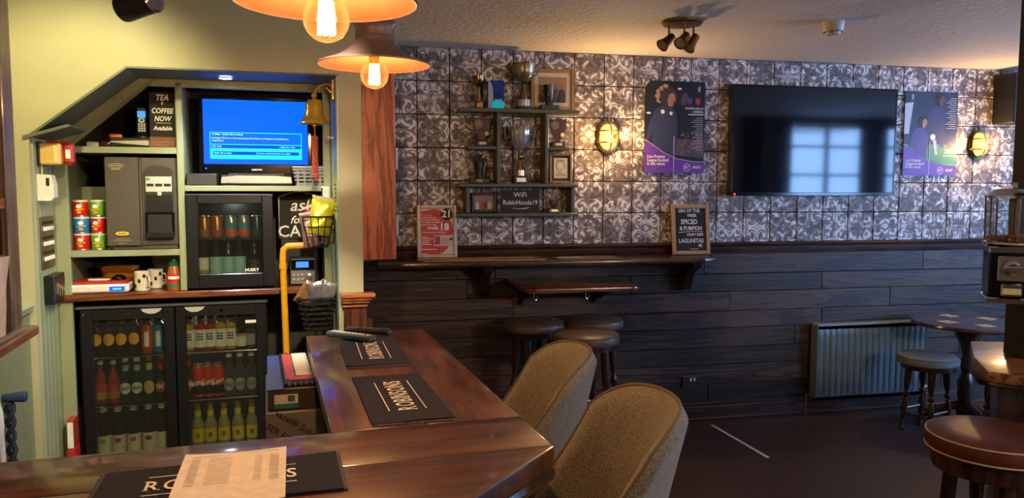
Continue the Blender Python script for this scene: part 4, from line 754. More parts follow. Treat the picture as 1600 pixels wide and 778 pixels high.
# ------------------------------------------------------------------ the bar counter
BZ = 1.04
M_BART = WOOD('bar_top_varnish', '#33150a', '#643219', 'y', .35, .34, .5, .05, .09, contrast=(.25, .8)); M_BARTX = WOOD('bar_top_varnish_cross', '#30140a', '#5e2f18', 'x', .35, .34, .5, .05, .09, contrast=(.25, .8))
M_BARP = WOOD('bar_panel_dark', '#1d1512', '#3a2a22', 'z', .5, .3, .3)
bar = bthing('bar_counter', 'L-shaped varnished red-brown bar counter with dark panelled front', 'bar counter', 0, 0, 0)
def slab(name, poly, z0, z1, mat, parent, bev=.006):
    bm = bmesh.new(); vs_ = [bm.verts.new((x, y, z0)) for x, y in poly]; f = bm.faces.new(vs_); r = bmesh.ops.extrude_face_region(bm, geom=[f])
    for v in r['geom']:
        if isinstance(v, bmesh.types.BMVert): v.co.z = z1
    bmesh.ops.recalc_face_normals(bm, faces=bm.faces)
    if bev: bmesh.ops.bevel(bm, geom=list(bm.edges), offset=bev, segments=2, affect='EDGES', profile=.6)
    me = bpy.data.meshes.new(name); bm.to_mesh(me); bm.free(); me.shade_smooth(); me.set_sharp_from_angle(angle=.6); me.materials.append(mat); return link(name, me, parent)
slab('top_board', [(.134, 1.8565), (.366, 1.8565), (.366, 3.13), (.134, 3.115)], BZ - .045, BZ, M_BART, bar, .003); slab('top_board', [(.3664, 1.8565), (.603, 1.8565), (.601, 3.15), (.3664, 3.13)], BZ - .045, BZ, M_BART, bar, .003)
slab('top_board', [(-1.05, 1.62), (.604, 1.62), (.603, 1.856), (-1.05, 1.856)], BZ - .045, BZ, M_BARTX, bar, .003); slab('top_board', [(-1.05, 1.25), (.22, 1.25), (.604, 1.607), (.604, 1.6196), (-1.05, 1.6196)], BZ - .045, BZ, M_BARTX, bar, .003)
m = MB(); pe = [(.59, 3.12, BZ - .065), (.592, 1.62, BZ - .065), (.215, 1.268, BZ - .065), (-1.05, 1.268, BZ - .065)]; m.tube(pe, .02, 8); m.obj('edge_moulding', M_BARP, bar)
slab('front_panel', [(.17, 1.83), (-1.05, 1.83), (-1.05, 1.36), (.17, 1.36), (.46, 1.63), (.46, 3.06), (.17, 3.06)], .08, BZ - .046, M_BARP, bar, .004); slab('kickboard', [(.2, 1.80), (-1.05, 1.80), (-1.05, 1.42), (.15, 1.42), (.42, 1.66), (.42, 3.02), (.2, 3.02)], 0, .08, M_BLACK, bar, 0)
# raised rails on the panelled front along the cut corner
d = Vector((.604 - .22, 1.607 - 1.25, 0)).normalized(); nrm = Vector((d.y, -d.x, 0))
for zz in (.93, .84, .30):
    p = Vector((.17, 1.36, zz)); q = Vector((.46, 1.63, zz)); m = MB(); m.tube([p + nrm * .006, q + nrm * .006], .012, 6); m.obj('panel_rail', M_BARP, bar)
m = MB(); m.tube([(.485, 1.66, .2), (.485, 3.04, .2)], .017, 12)
for yy in (1.75, 2.35, 2.95): m.tube([(.45, yy, .2), (.485, yy, .2)], .01, 8)
m.obj('foot_rail', M_BRASS, bar)

# bar towels
def serif_text(s, height, length, mat, parent, loc, rz):
    """capitals with slab serifs, drawn flat"""
    V = []; F = []; x = 0.0; sw = .11
    for ch in s:
        cu = bpy.data.curves.new('t', 'FONT'); cu.body = ch; cu.size = 1.0; cu.resolution_u = 3; cu.offset = .012
        ob = bpy.data.objects.new('t', cu); me = bpy.data.meshes.new_from_object(ob); vv = [v.co.copy() for v in me.vertices]; ff = [tuple(p.vertices) for p in me.polygons]
        bpy.data.objects.remove(ob); bpy.data.curves.remove(cu); bpy.data.meshes.remove(me)
        a0 = min(v.x for v in vv); a1 = max(v.x for v in vv); o = len(V); V += [(v.x - a0 + x, v.y, 0) for v in vv]; F += [tuple(i + o for i in f) for f in ff]; w = a1 - a0; H = .72
        def sf(cx, yb): 
            k = len(V); V.extend([(cx - .11, yb, 0), (cx + .11, yb, 0), (cx + .11, yb + .055, 0), (cx - .11, yb + .055, 0)]); F.append((k, k + 1, k + 2, k + 3))
        st = {'R': [(.05, 0), (.05, 1), (w - .04, 0)], 'B': [(.05, 0), (.05, 1)], 'I': [(w / 2, 0), (w / 2, 1)], 'N': [(.05, 0), (.05, 1), (w - .05, 1)]}.get(ch, [])
        for cx, t in st: sf(x + cx, 0 if not t else H - .055)
        x += w + .16
    x -= .16; kx = length / x; ky = height / .72
    me = bpy.data.meshes.new('lettering'); me.from_pydata([((p[0] - x / 2) * kx, (p[1] - .36) * ky, 0) for p in V], [], F); me.materials.append(mat); return link('lettering', me, parent, loc, (0, 0, rz))
M_TOWEL = P('navy_towelling', '#1b1d2c', .95, 0, .25, 160, .5, 600); M_FRINGE = P('grey_fringe', '#5c5a60', .95)
def towel(label, cx, cy, L, Wd, rz, sd):
    t = bthing('bar_towel', label, 'bar towel', cx, cy, BZ, rz, 'navy bar towels on the bar counter'); rr = random.Random(sd)
    m = MB(); ph = rr.random() * 6
    def f(u, v): return (L * (u - .5), Wd * (v - .5) * (1 + .012 * math.sin(u * 5 + ph)), .0065 + .0012 * math.sin(u * 9 + ph) * math.sin(v * 5))
    nu, nv = 18, 9; V = [f(i / (nu - 1), j / (nv - 1)) for i in range(nu) for j in range(nv)]; m.grid(f, nu, nv)
    def g(u, v): p = f(u, v); return (p[0], p[1], .0008)
    m.grid(g, nu, nv)
    for k in range(nu - 1):
        for v in (0, 1): m.add([f(k / (nu - 1), v), f((k + 1) / (nu - 1), v), g((k + 1) / (nu - 1), v), g(k / (nu - 1), v)], [(0, 1, 2, 3)])
    c = m.obj('cloth', M_TOWEL, t, 60)
    for sx_ in (-1, 1):
        m = MB()
        for j in range(40): y = Wd * ((j + .5) / 40 - .5); m.box(min(sx_ * L / 2, sx_ * (L / 2 + .008 + rr.random() * .004)), max(sx_ * L / 2, sx_ * (L / 2 + .008)), y - .0018, y + .0018, .0008, .004)
        tag(m.obj('fringe', M_FRINGE, t), kind='stuff')
    serif_text('ROBINSONS', .05, L * .62, M_WPRINT, c, (0, 0, .0085), 0)
    for sy_ in (-1, 1): part('stripe', M_WPRINT, c, (-L * .31, L * .31, sy_ * .048 - .0013, sy_ * .048 + .0013, .0078, .0084), b=0)
    return t
towel('navy bar towel lying second along the bar, nearer than the remotes', .336, 2.12, .49, .205, PI / 2, 1); towel('navy bar towel at the far end of the bar, under the remotes', .345, 2.745, .47, .21, PI / 2 - .04, 2); towel('navy bar towel on the near counter, partly under a sheet of paper', -.095, 1.595, .45, .215, -.01, 3)
# printed sheet
ps = bthing('printed_sheet', 'white printed sheet of paper lying across the near bar towel', 'paper', -.078, 1.60, BZ + .0095, -.03)
m = MB()
for zz in (.0, .0012): m.grid(lambda u, v, zz=zz: ((u - .5) * .205, (v - .5) * .29, zz + .004 * (u - .5) ** 2 * 4), 8, 8)
m.obj('sheet', M_PAPER, ps, 60)
M_FAINT = P('faint_grey_print', '#b5aca2', .8)
for i, (xa, xb, yy) in enumerate([(-.085, -.03, .118), (.02, .085, .128)] + [(x0, x0 + w, .10 - k * .011) for k in range(14) for x0, w in ((-.085, .018), (-.05, .045), (.04, .015), (.07, .018))]): part('print_line', M_FAINT, ps, (xa, xb, yy - .0012, yy + .0012, .0052, .0056), b=0)
# remotes
def remote(label, p, q, body, face, W_):
    p, q = Vector(p), Vector(q); L = (q - p).length; t = bthing('remote_control', label, 'remote control', *((p + q) / 2).to_3d()[:2], BZ + .009, math.atan2(q.y - p.y, q.x - p.x), 'remote controls on the far bar towel')
    m = MB()
    def f(u, v): a = v * 2 * PI; x = (u - .5) * L; e = (1 - abs(2 * u - 1) ** 8) ** .5; w = W_ * (1 - .18 * math.sin(u * PI)) * e; return (x, w / 2 * math.copysign(abs(math.cos(a)) ** .6, math.cos(a)), .012 + .011 * e * math.copysign(abs(math.sin(a)) ** .6, math.sin(a)))
    m.grid(f, 16, 16, cv=True); m.obj('shell', body, t)
    part('key_panel', face, t, (-L * .42, L * .42, -W_ * .3, W_ * .3, .0215, .0236), b=.001)
    m = MB(); cols = [[], []]
    for i in range(11):
        for j in range(3): m.box(-L * .36 + i * L * .07, -L * .36 + i * L * .07 + L * .035, -W_ * .22 + j * W_ * .17, -W_ * .22 + j * W_ * .17 + W_ * .1, .0236, .0252)
    m.obj('keys', M_WHITEP if body is not M_BLACK else P('remote_keys', '#4a4b50', .5), t); m = MB(); m.lathe([(.005, 0), (.005, .002)], 10, (-L * .39 if body is M_BLACK else L * .3, 0, .0236)); m.obj('power_key', M_RED, t); return t
remote('black television remote lying behind the silver one at the bar end', (.275, 3.10), (.45, 2.985), M_BLACK, M_BLACK, .045); remote('silver and blue remote lying in front at the far bar end', (.205, 3.05), (.372, 2.865), P('steel_blue_plastic', '#2c3a48', .5), P('pale_grey_keys', '#5a666f', .5), .052)

# ------------------------------------------------------------------ cartons behind the bar
bx1 = bthing('laminated_carton', 'dark blue topped carton under the rubber bar mat behind the bar', 'carton', 0, 0, .90)
part('carton_body', P('dark_taupe_card', '#4a4037', .6), bx1, (-.012, .16, 2.585, 3.12, 0, .066), b=.003); part('blue_lid', P('blue_card', '#2a3f8f', .3), bx1, (-.013, .045, 2.583, 3.12, .066, .070), b=.001); part('kraft_lid', P('grey_card_top', '#77695a', .5), bx1, (.045, .16, 2.583, 3.12, .066, .0695), b=.001)
lb2 = part('white_label', M_WPRINT, bx1, (.008, .082, 2.5835, 2.585, .006, .052), b=0); part('teal_strip', P('teal_label', '#3c8a96', .5), lb2, (.008, .082, 2.5828, 2.5836, .006, .022), b=0); part('print_block', P('slate_print', '#5a6a80', .6), lb2, (.05, .072, 2.5828, 2.5836, .028, .048), b=0)
bx1.rotation_euler = (0, 0, ANG)
bx2 = bthing('paper_carton', 'grey carton printed with slanting laser paper lettering behind the bar', 'carton', 0, 0, .40); part('carton_body', P('grey_card', '#8d8a88', .6), bx2, (-.02, .165, 2.57, 3.12, 0, .498), b=.003)
for s_, dz, dx in (('vacel® Solutions', .44, .075), ('ASER Fiber & LASER', .395, .05)): text(s_, .03, P('dark_print', '#2c2c34', .6), bx2, (dx + .02, 2.5695, dz), (PI / 2, .62, 0), bold=.012)
bx3 = bthing('plain_carton', 'plain brown carton at the bottom of the stack behind the bar', 'carton', 0, 0, 0); part('carton_body', P('brown_card', '#6a543e', .7), bx3, (-.02, .165, 2.57, 3.12, 0, .398), b=.003); part('packing_tape', P('brown_tape', '#8a6a42', .3), bx3, (.06, .11, 2.568, 2.57, 0, .398), b=0)
for q in (bx2, bx3): q.rotation_euler = (0, 0, ANG)
mt = bthing('rubber_bar_mat', 'black studded rubber bar mat with raised red and white lettering on the carton', 'bar mat', .088, 2.85, .971, .02)
part('pad', M_BLACK, mt, (-.055, .062, -.25, .255, 0, .006), b=.002); part('red_field', P('red_rubber', '#b5403a', .5), mt, (-.045, -.012, -.17, .235, .006, .010)); part('red_field', MATS['red_rubber'], mt, (-.035, .05, -.19, -.14, .006, .0105))
for i in range(9): part('raised_letter', P('white_rubber', '#dcd8cf', .5), mt, (-.01, .045, -.13 + i * .041, -.13 + i * .041 + .031, .006, .012), b=.002)
m = MB()
for i in range(20):
    for xx in (-.055, .052): m.box(xx, xx + .007, -.245 + i * .025, -.235 + i * .025, .006, .011)
for i in range(6):
    for yy in (-.25, -.235, -.22, .24): m.box(-.05 + i * .018, -.04 + i * .018, yy, yy + .008, .006, .011)
tag(m.obj('studs', M_BLACK, mt), kind='stuff')

# ------------------------------------------------------------------ upholstered bar chairs
n = NT('tweed_fabric'); a = n.ramp(n.noise(n.coord(), 290, 2, .7), [(.32, (0, 0, 0, 1)), (.68, (1, 1, 1, 1))]); b = n.noise(n.coord('Object', (1, 1, 1)), 35, 3); n.set(col=n.mix(a, lin('#4d473e'), lin('#a39b8c')), rough=.95, sheen=.3); n.bump(a, .5, .003); M_TWEED = n.mat
M_LEGW = WOOD('dark_turned_wood', '#1f120c', '#3d2418', 'z', .6, .3, .3)
def back_pt(u, t, off, W_=.225, H=.40):
    """u -1..1 across, t 0..1 up; off: outward offset. Forward is -x, up is z."""
    s_ = math.copysign(abs(u) ** 1.0, u); a = s_ * 1.3
    lat = W_ * math.sin(a) / math.sin(1.3) * (.88 + .12 * t); fwd = (1 - math.cos(a)) * .20
    top = H * (1 - .20 * abs(u) ** 3.2); z = top * t
    lean = .085 * t; swp = (abs(u) ** 2.5) * .15 * (1 - t) ** 1.2
    nx, ny = math.cos(a), math.sin(a); x = lean - fwd - swp
    return (x + off * nx, lat + off * ny, z)
def bar_chair(label, x, y, rz):
    c = bthing('bar_chair', label, 'chair', x, y, 0, rz, 'tweed bar chairs at the counter'); zs = .70; th = .026
    m = MB(); NU, NV = 25, 13
    def ring(u, t):
        return back_pt(u, t, 0)
    def shell(i, k):     # closed section round the thickness
        u = -1 + 2 * i / (NU - 1); return u
    P_in = [[None] * NV for _ in range(NU)]; P_out = [[None] * NV for _ in range(NU)]
    for i in range(NU):
        u = -1 + 2 * i / (NU - 1)
        for j in range(NV):
            t = j / (NV - 1); e = (1 - max(0, (t - .9) / .1) ** 2) ** .5 if t > .9 else 1; e *= (1 - max(0, (abs(u) - .93) / .07) ** 2) ** .5 if abs(u) > .93 else 1; e = max(e, .06)
            p = back_pt(u, t, -th * e); q = back_pt(u, t, th * e); P_in[i][j] = (p[0], p[1], p[2] + zs); P_out[i][j] = (q[0], q[1], q[2] + zs)
    m.grid(lambda a, b: P_in[round(a * (NU - 1))][round(b * (NV - 1))], NU, NV); m2 = MB(); m2.grid(lambda a, b: P_out[round(a * (NU - 1))][round(b * (NV - 1))], NU, NV)
    for i in range(NU - 1):
        m2.add([P_in[i][NV - 1], P_in[i + 1][NV - 1], P_out[i + 1][NV - 1], P_out[i][NV - 1]], [(0, 1, 2, 3)]); m2.add([P_in[i][0], P_in[i + 1][0], P_out[i + 1][0], P_out[i][0]], [(0, 1, 2, 3)])
    for j in range(NV - 1):
        for i in (0, NU - 1): m2.add([P_in[i][j], P_in[i][j + 1], P_out[i][j + 1], P_out[i][j]], [(0, 1, 2, 3)])
    m.v, m.f = m.v + m2.v, m.f + [tuple(k + len(m.v) for k in f) for f in m2.f]
    bk = m.obj('backrest', M_TWEED, c, 70)
    pp = [P_in[0][j] for j in range(0, NV)] + [P_in[i][NV - 1] for i in range(1, NU)] + [P_in[NU - 1][j] for j in range(NV - 2, -1, -1)]
    m = MB(); m.tube(pp, .0045, 6); m.obj('piping', P('tweed_piping', '#6d604c', .9), bk)
    m = MB()
    def sf(u, v): a = v * 2 * PI; e = [0.0, .9, 1.0, 1.0, .93, .0][int(round(u * 5))]; zz = [zs - .035, zs - .035, zs - .02, zs + .03, zs + .05, zs + .055][int(round(u * 5))]; return (-.20 + .23 * e * math.copysign(abs(math.cos(a)) ** .7, math.cos(a)), .215 * e * math.copysign(abs(math.sin(a)) ** .7, math.sin(a)), zz)
    m.grid(sf, 6, 28, cv=True); m.obj('seat', M_TWEED, c, 60)
    for sx_, sy_ in ((-1, -1), (-1, 1), (1, -1), (1, 1)): m = MB(); m.tube([(-.20 + sx_ * .15, sy_ * .15, zs - .03), (-.20 + sx_ * .2, sy_ * .19, 0)], [.02, .013], 10); m.obj('leg', M_LEGW, c)
    m = MB(); rr = [(-.20 + a_ * .183, b_ * .177, .24) for a_, b_ in ((-1, -1), (1, -1), (1, 1), (-1, 1))]; m.tube(rr, .009, 8, True); m.obj('footrest', P('black_steel', '#202022', .35, .7), c); return c
bar_chair('grey-brown tweed bar chair further from the camera at the counter', .915, 2.36, -.12); bar_chair('grey-brown tweed bar chair nearest the camera at the counter corner', .885, 1.745, -.10)
# ------------------------------------------------------------------ trophy shelf on the tiled wall
WF = 4.996
def wthing(name, label, cat, x, y, z, rz=0, group=None): return thing(name, label, cat, (x, y, z), rz, group)
tsf = wthing('trophy_shelf', 'dark olive wooden wall shelf holding trophies and pictures', 'shelf', 0, WF, 0)
M_OLV = P('olive_shelf_paint', '#4d4f3e', .45)
dp = -.125
part('top_board', M_OLV, tsf, (.712, 1.497, dp - .01, 0, 2.092, 2.118), b=.006)
part('divider', M_OLV, tsf, (.954, .978, dp, 0, 1.647, 2.092), b=.004); part('divider', M_OLV, tsf, (1.268, 1.292, dp, 0, 1.647, 2.092), b=.004)
part('small_shelf', M_OLV, tsf, (.772, .954, dp, 0, 1.860, 1.882), b=.004); part('small_shelf', M_OLV, tsf, (1.292, 1.437, dp, 0, 1.860, 1.882), b=.004)
part('middle_board', M_OLV, tsf, (.71, 1.492, dp - .01, 0, 1.622, 1.647), b=.006); part('bottom_board', M_OLV, tsf, (.706, 1.496, dp - .01, 0, 1.434, 1.459), b=.006)
part('end_board', M_OLV, tsf, (.757, .783, dp, 0, 1.459, 1.622), b=.004); part('end_board', M_OLV, tsf, (1.446, 1.47, dp, 0, 1.459, 1.622), b=.004)
M_SILV = P('trophy_silver', '#c9c2b4', .2, .75); M_GOLDT = P('trophy_gold', '#b88a44', .28, .75); M_BASE = P('black_plinth', '#15120f', .4); M_PEWT = P('aged_pewter', '#6d5f4c', .35, .9); M_DKRED = P('dark_red_lacquer', '#4a1212', .45); M_BRZ = P('dark_bronze', '#3a2a20', .4, .6)
YT = 4.93
t = wthing('small_cup_trophy', 'small gold-stemmed cup trophy at the left end of the top board', 'trophy', .85, YT, 2.118)
m = MB(); m.lathe([(.03, 0), (.03, .04), (.026, .044)], 20); b = m.obj('plinth', P('brass_plinth', '#7a6238', .35, .6), t); part('plate', M_GOLDT, b, (-.018, .018, -.032, -.029, .008, .032), b=0); m = MB(); m.lathe([(.022, .044), (.014, .06), (.010, .09), (.008, .125), (.012, .13), (.008, .135)], 18); m.obj('stem', M_GOLDT, t)
m = MB(); m.lathe([(.008, .135), (.022, .142), (.036, .165), (.038, .19), (.040, .205), (.036, .205), (.03, .16), (.001, .145)], 22); m.obj('bowl', P('bronze_cup', '#8a6a45', .22, 1.0), t)
t = wthing('glass_award', 'blue glass award block with turquoise lower corner on the top board', 'award', .958, YT, 2.118)
part('block', P('deep_blue_glass', '#123a86', .06, coat=.6), t, (-.052, .052, -.018, .018, 0, .178), b=.004); m = MB(); m.prism([(-.051, .003), (-.03, .003), (-.018, .06), (-.022, .13), (-.040, .176), (-.051, .176)], -.0195, -.018); m.obj('pale_panel', P('lilac_grey', '#9aa0a8', .3), t); part('turquoise_base', E('award_turquoise_glow', '#18b8c8', .35), t, (-.028, .051, -.0195, -.018, .004, .048), b=0); part('plate', P('cyan_plate', '#5fd0d8', .3), t, (-.01, .04, -.020, -.0185, .04, .06), b=0); m = MB(); m.tube([(-.01, -.0195, .07), (.0, -.0195, .098), (.008, -.0195, .074), (.016, -.0195, .1), (.034, -.0195, .1), (.02, -.0195, .07)], .0022, 5); m.obj('script_mark', M_INK, t)  # turquoise corner is emissive: a faint glow put in, no lamp inside
t = wthing('large_cup_trophy', 'tall pewter cup trophy with round bowl in the middle of the top board', 'trophy', 1.14, YT, 2.118)
m = MB(); m.lathe([(.062, 0), (.062, .012), (.055, .018)], 24); m.obj('plinth', M_BASE, t); m = MB(); m.lathe([(.048, .018), (.05, .02), (.05, .06), (.046, .064)], 24); m.obj('silver_band', M_SILV, t); m = MB(); m.lathe([(.044, .064), (.03, .085), (.018, .11), (.014, .16), (.018, .165), (.012, .17)], 20); m.obj('stem', M_PEWT, t)
m = MB(); m.lathe([(.012, .17), (.035, .178), (.062, .205), (.072, .24), (.074, .285), (.078, .292), (.072, .292), (.066, .23), (.001, .19)], 28); m.obj('bowl', P('warm_pewter', '#a4947a', .26, .75), t)
for s_ in (-1, 1): m = MB(); m.tube([(s_ * .072, 0, .27), (s_ * .098, 0, .285), (s_ * .105, 0, .26), (s_ * .085, 0, .225), (s_ * .062, 0, .21)], .004, 8); m.obj('handle', M_PEWT, t)
def frame_obj(name, label, x, y, z, w, h, fw, fmat, inner, tilt=0, mat_w=0, matm=None, group=None):
    t = thing(name, label, 'picture frame' if 'photo' in label or 'picture' in label or 'certificate' in label else 'sign', (x, y, z), group=group, rot=(-tilt, 0, 0)); m = MB()
    for q in ((-w / 2, -w / 2 + fw, -.009, .009, 0, h), (w / 2 - fw, w / 2, -.009, .009, 0, h), (-w / 2 + fw, w / 2 - fw, -.009, .009, 0, fw), (-w / 2 + fw, w / 2 - fw, -.009, .009, h - fw, h)): m.box(*q, .004)
    m.obj('frame', fmat, t); bd = part('picture', inner, t, (-w / 2 + fw, w / 2 - fw, -.002, .008, fw, h - fw), b=0); return t, bd
fo, bd = frame_obj('picture_frame', 'gold-framed group photo leaning behind the cups on the top board', 1.345, 4.972, 2.118, .295, .272, .026, P('gold_frame', '#8a6e42', .35, .6), P('cream_mount', '#c9bda4', .7), .04)
ph_ = part('photo_print', P('photo_tan', '#8c7258', .6), bd, (-.095, .095, -.003, -.002, .055, .22), b=0)
for i, (xx, c1, s_) in enumerate(((-.062, '#3a3028', .95), (-.02, '#51413a', 1.0), (.022, '#4b4a48', 1.02), (.06, '#2c3236', 1.0), (-.075, '#7a5448', .72))):
    m = MB(); m.prism([(xx - .024, .056), (xx + .024, .056), (xx + .026, .12 * s_), (xx + .012, .142 * s_), (xx - .012, .142 * s_), (xx - .026, .12 * s_)], -.0038, -.003); m.obj('figure_print', P('shirt_%d' % i, c1, .7), ph_); m = MB(); m.disc((xx, .158 * s_), .011, .014, -.0039, -.003, 14); m.obj('face_print', P('skin_print', '#8a5c45', .7), ph_)
t = wthing('dark_cup_trophy', 'squat dark two-handled trophy on a black plinth before the gold-framed photo', 'trophy', 1.305, 4.915, 2.118)
m = MB(); m.box(-.06, .06, -.035, .035, 0, .03, .004); m.obj('plinth', M_BASE, t); m = MB(); m.lathe([(.03, .03), (.022, .05), (.03, .08), (.034, .13), (.038, .16), (.034, .16), (.028, .09)], 20); m.obj('cup', P('dark_pewter', '#4d463e', .25, .9), t)
for s_ in (-1, 1): m = MB(); m.tube([(s_ * .034, 0, .15), (s_ * .062, 0, .16), (s_ * .058, 0, .11), (s_ * .028, 0, .08)], .004, 8); m.obj('handle', M_PEWT, t)
def shield(label, x, z):
    t = wthing('shield_trophy', label, 'trophy', x, 4.925, z, 0, 'dart shield trophies'); part('plinth', M_BASE, t, (-.045, .045, -.028, .028, 0, .035), b=.004); part('plate', P('pale_brass_plate', '#b09a6a', .35, .6), t, (-.022, .022, -.0295, -.028, .01, .026), b=0)
    m = MB(); m.prism([(-.012, .035), (.012, .035), (.05, .11), (.058, .185), (.03, .178), (0, .19), (-.03, .178), (-.058, .185), (-.05, .11)], -.008, .008); b = m.obj('shield', M_DKRED, t)
    m = MB(); m.disc((-.022, .14), .032, .032, -.011, -.008); d_ = m.obj('dartboard', P('board_black', '#17130f', .6), b)
    for k in range(10): a = k * .628; m = MB(); m.prism([(-.022, .14), (-.022 + .029 * math.cos(a), .14 + .029 * math.sin(a)), (-.022 + .029 * math.cos(a + .314), .14 + .029 * math.sin(a + .314))], -.012, -.011); m.obj('segment', P('board_cream', '#a8997a', .6), d_)
    m = MB(); m.disc((.03, .08), .013, .013, -.011, -.008, 16); m.obj('medallion', M_GOLDT, b)
shield('dark red dart shield trophy on the left small shelf', .868, 1.882); shield('dark red dart shield trophy on the right small shelf', 1.368, 1.882)
t = wthing('silver_cup_trophy', 'tall fluted silver cup trophy with scroll handles in the centre of the shelf', 'trophy', 1.118, YT, 1.647)
m = MB(); m.box(-.048, .048, -.04, .04, 0, .05, .004); b = m.obj('plinth', M_BASE, t); part('plate', M_SILV, b, (-.03, .03, -.0415, -.04, .01, .036), b=0); m = MB(); m.lathe([(.034, .05), (.034, .085), (.030, .09)], 20); m.obj('collar', M_SILV, t); m = MB(); m.lathe([(.026, .09), (.016, .125), (.010, .15), (.018, .165), (.018, .175), (.010, .185), (.014, .2), (.010, .21)], 20); m.obj('stem', P('gilt_stem', '#c9a868', .18, 1.0), t)
m = MB()
def cupf(u, v):
    a = v * 2 * PI; r = [.010, .03, .052, .064, .07, .071, .076][int(round(u * 6))]; z = [.21, .225, .255, .29, .325, .35, .362][int(round(u * 6))]; k = 1 + .035 * math.cos(14 * a) * (1 if 0 < u < .9 else 0); return (r * k * math.cos(a), r * k * math.sin(a), z)
m.grid(cupf, 7, 56, cv=True); m.obj('bowl', P('bright_silver', '#dcd9d0', .14, .75), t, 50)
for s_ in (-1, 1): m = MB(); m.tube([(s_ * .066, 0, .30), (s_ * .092, 0, .285), (s_ * .10, 0, .33), (s_ * .098, 0, .365), (s_ * .108, 0, .375), (s_ * .112, 0, .36)], .006, 8); m.obj('handle', P('gilt_handle', '#c4b288', .18, 1.0), t)
t = wthing('figure_trophy', 'dark bronze goalkeeper glove trophy at the lower left of the shelf', 'trophy', .85, YT, 1.647)
part('plinth', M_BASE, t, (-.066, .066, -.035, .035, 0, .034), b=.004); part('plate', P('dull_plate', '#7a7468', .35, .6), t, (-.02, .02, -.0365, -.035, .008, .026), b=0); m = MB(); m.lathe([(.026, .034), (.024, .06), (.03, .09), (.034, .12), (.03, .14)], 16); m.tube([(-.026, 0, .13), (-.03, 0, .17)], .009, 8); m.tube([(-.009, 0, .135), (-.01, 0, .187)], .009, 8); m.tube([(.009, 0, .135), (.01, 0, .185)], .009, 8); m.tube([(.026, 0, .12), (.034, 0, .16)], .009, 8); m.obj('glove', M_BRZ, t); m = MB(); m.tube([(.026, -.014, .05), (.03, -.02, .09), (.038, -.02, .135)], .006, 8); m.obj('edge_strip', P('worn_bronze', '#8a7458', .35, .8), t)
fo, bd = frame_obj('certificate_frame', 'small gold-framed certificate at the lower right of the trophy shelf', 1.395, 4.945, 1.649, .155, .195, .017, P('gold_frame_dark', '#6d5330', .35, .6), P('dark_mount', '#1f1a16', .6), .05)
cp = part('certificate', P('cream_paper', '#cfc5ac', .8), bd, (-.046, .046, -.0032, -.002, .034, .165), b=0); text('REMEMBER', .013, M_INK, cp, (0, -.0036, .15)); text('THE PRICE OF', .009, M_INK, cp, (0, -.0036, .065)); text('A PINT OF BEER', .009, M_INK, cp, (0, -.0036, .052)); m = MB(); m.disc((0, .085), .010, .010, -.0042, -.0032, 16); m.obj('coin', P('copper_coin', '#8a5a34', .3, .8), cp); m = MB(); m.lathe([(.033, 0), (.033, .0006), (.026, .0006), (.026, 0)], 20, (0, -.0032, .115), Matrix.Rotation(PI / 2, 3, 'X'), False); m.obj('scroll_print', P('grey_print', '#8f8874', .7), cp)
fo, bd = frame_obj('photo_frame', 'small black-framed team photo in the bottom compartment of the shelf', .885, 4.945, 1.461, .165, .128, .018, M_BASE, P('photo_mauve', '#8a7478', .6), .05)
for i in range(4): m = MB(); xx = -.042 + i * .026; m.prism([(xx - .012, .022), (xx + .012, .022), (xx + .012, .06), (xx, .072), (xx - .012, .06)], -.0032, -.002); m.obj('figure_print', P('team_%d' % (i % 3), ['#c9b8b0', '#a04a42', '#5a4a52'][i % 3], .7), bd)
wb = thing('wifi_chalkboard', 'small chalkboard reading WiFi RobinHoode19 in the bottom of the shelf', 'chalkboard', (1.113, 4.90, 1.459)); part('slate', P('brown_slate', '#2e2823', .8), wb, (-.127, .127, -.004, .004, 0, .148), b=.002); text('WiFi', .045, M_CHALK, wb.children[0], (0, -.0046, .115)); text('RobinHoode19', .043, M_CHALK, wb.children[0], (0, -.0046, .066), sx=.86, bold=.006); m = MB(); m.tube([(-.05, -.005, .03), (0, -.005, .026), (.06, -.005, .034), (.02, -.005, .024)], .0016, 5); m.obj('chalk_underline', M_CHALK, wb.children[0])
t = wthing('small_dart_trophy', 'small dark antler-like trophy on a plinth at the bottom right of the shelf', 'trophy', 1.345, YT, 1.459); part('plinth', P('mahogany_plinth', '#2e140e', .25), t, (-.042, .042, -.025, .025, 0, .028), b=.003); part('plate', P('bright_brass_plate', '#d8bc7a', .3, .6), t, (-.022, .022, -.0265, -.025, .007, .022), b=0); m = MB()
for xx in (-.03, -.012, .012, .03): m.tube([(xx * .2, 0, .028), (xx * .8, 0, .06), (xx * 1.1, 0, .11)], [.006, .004, .002], 8)
m.obj('prongs', M_BRZ, t)

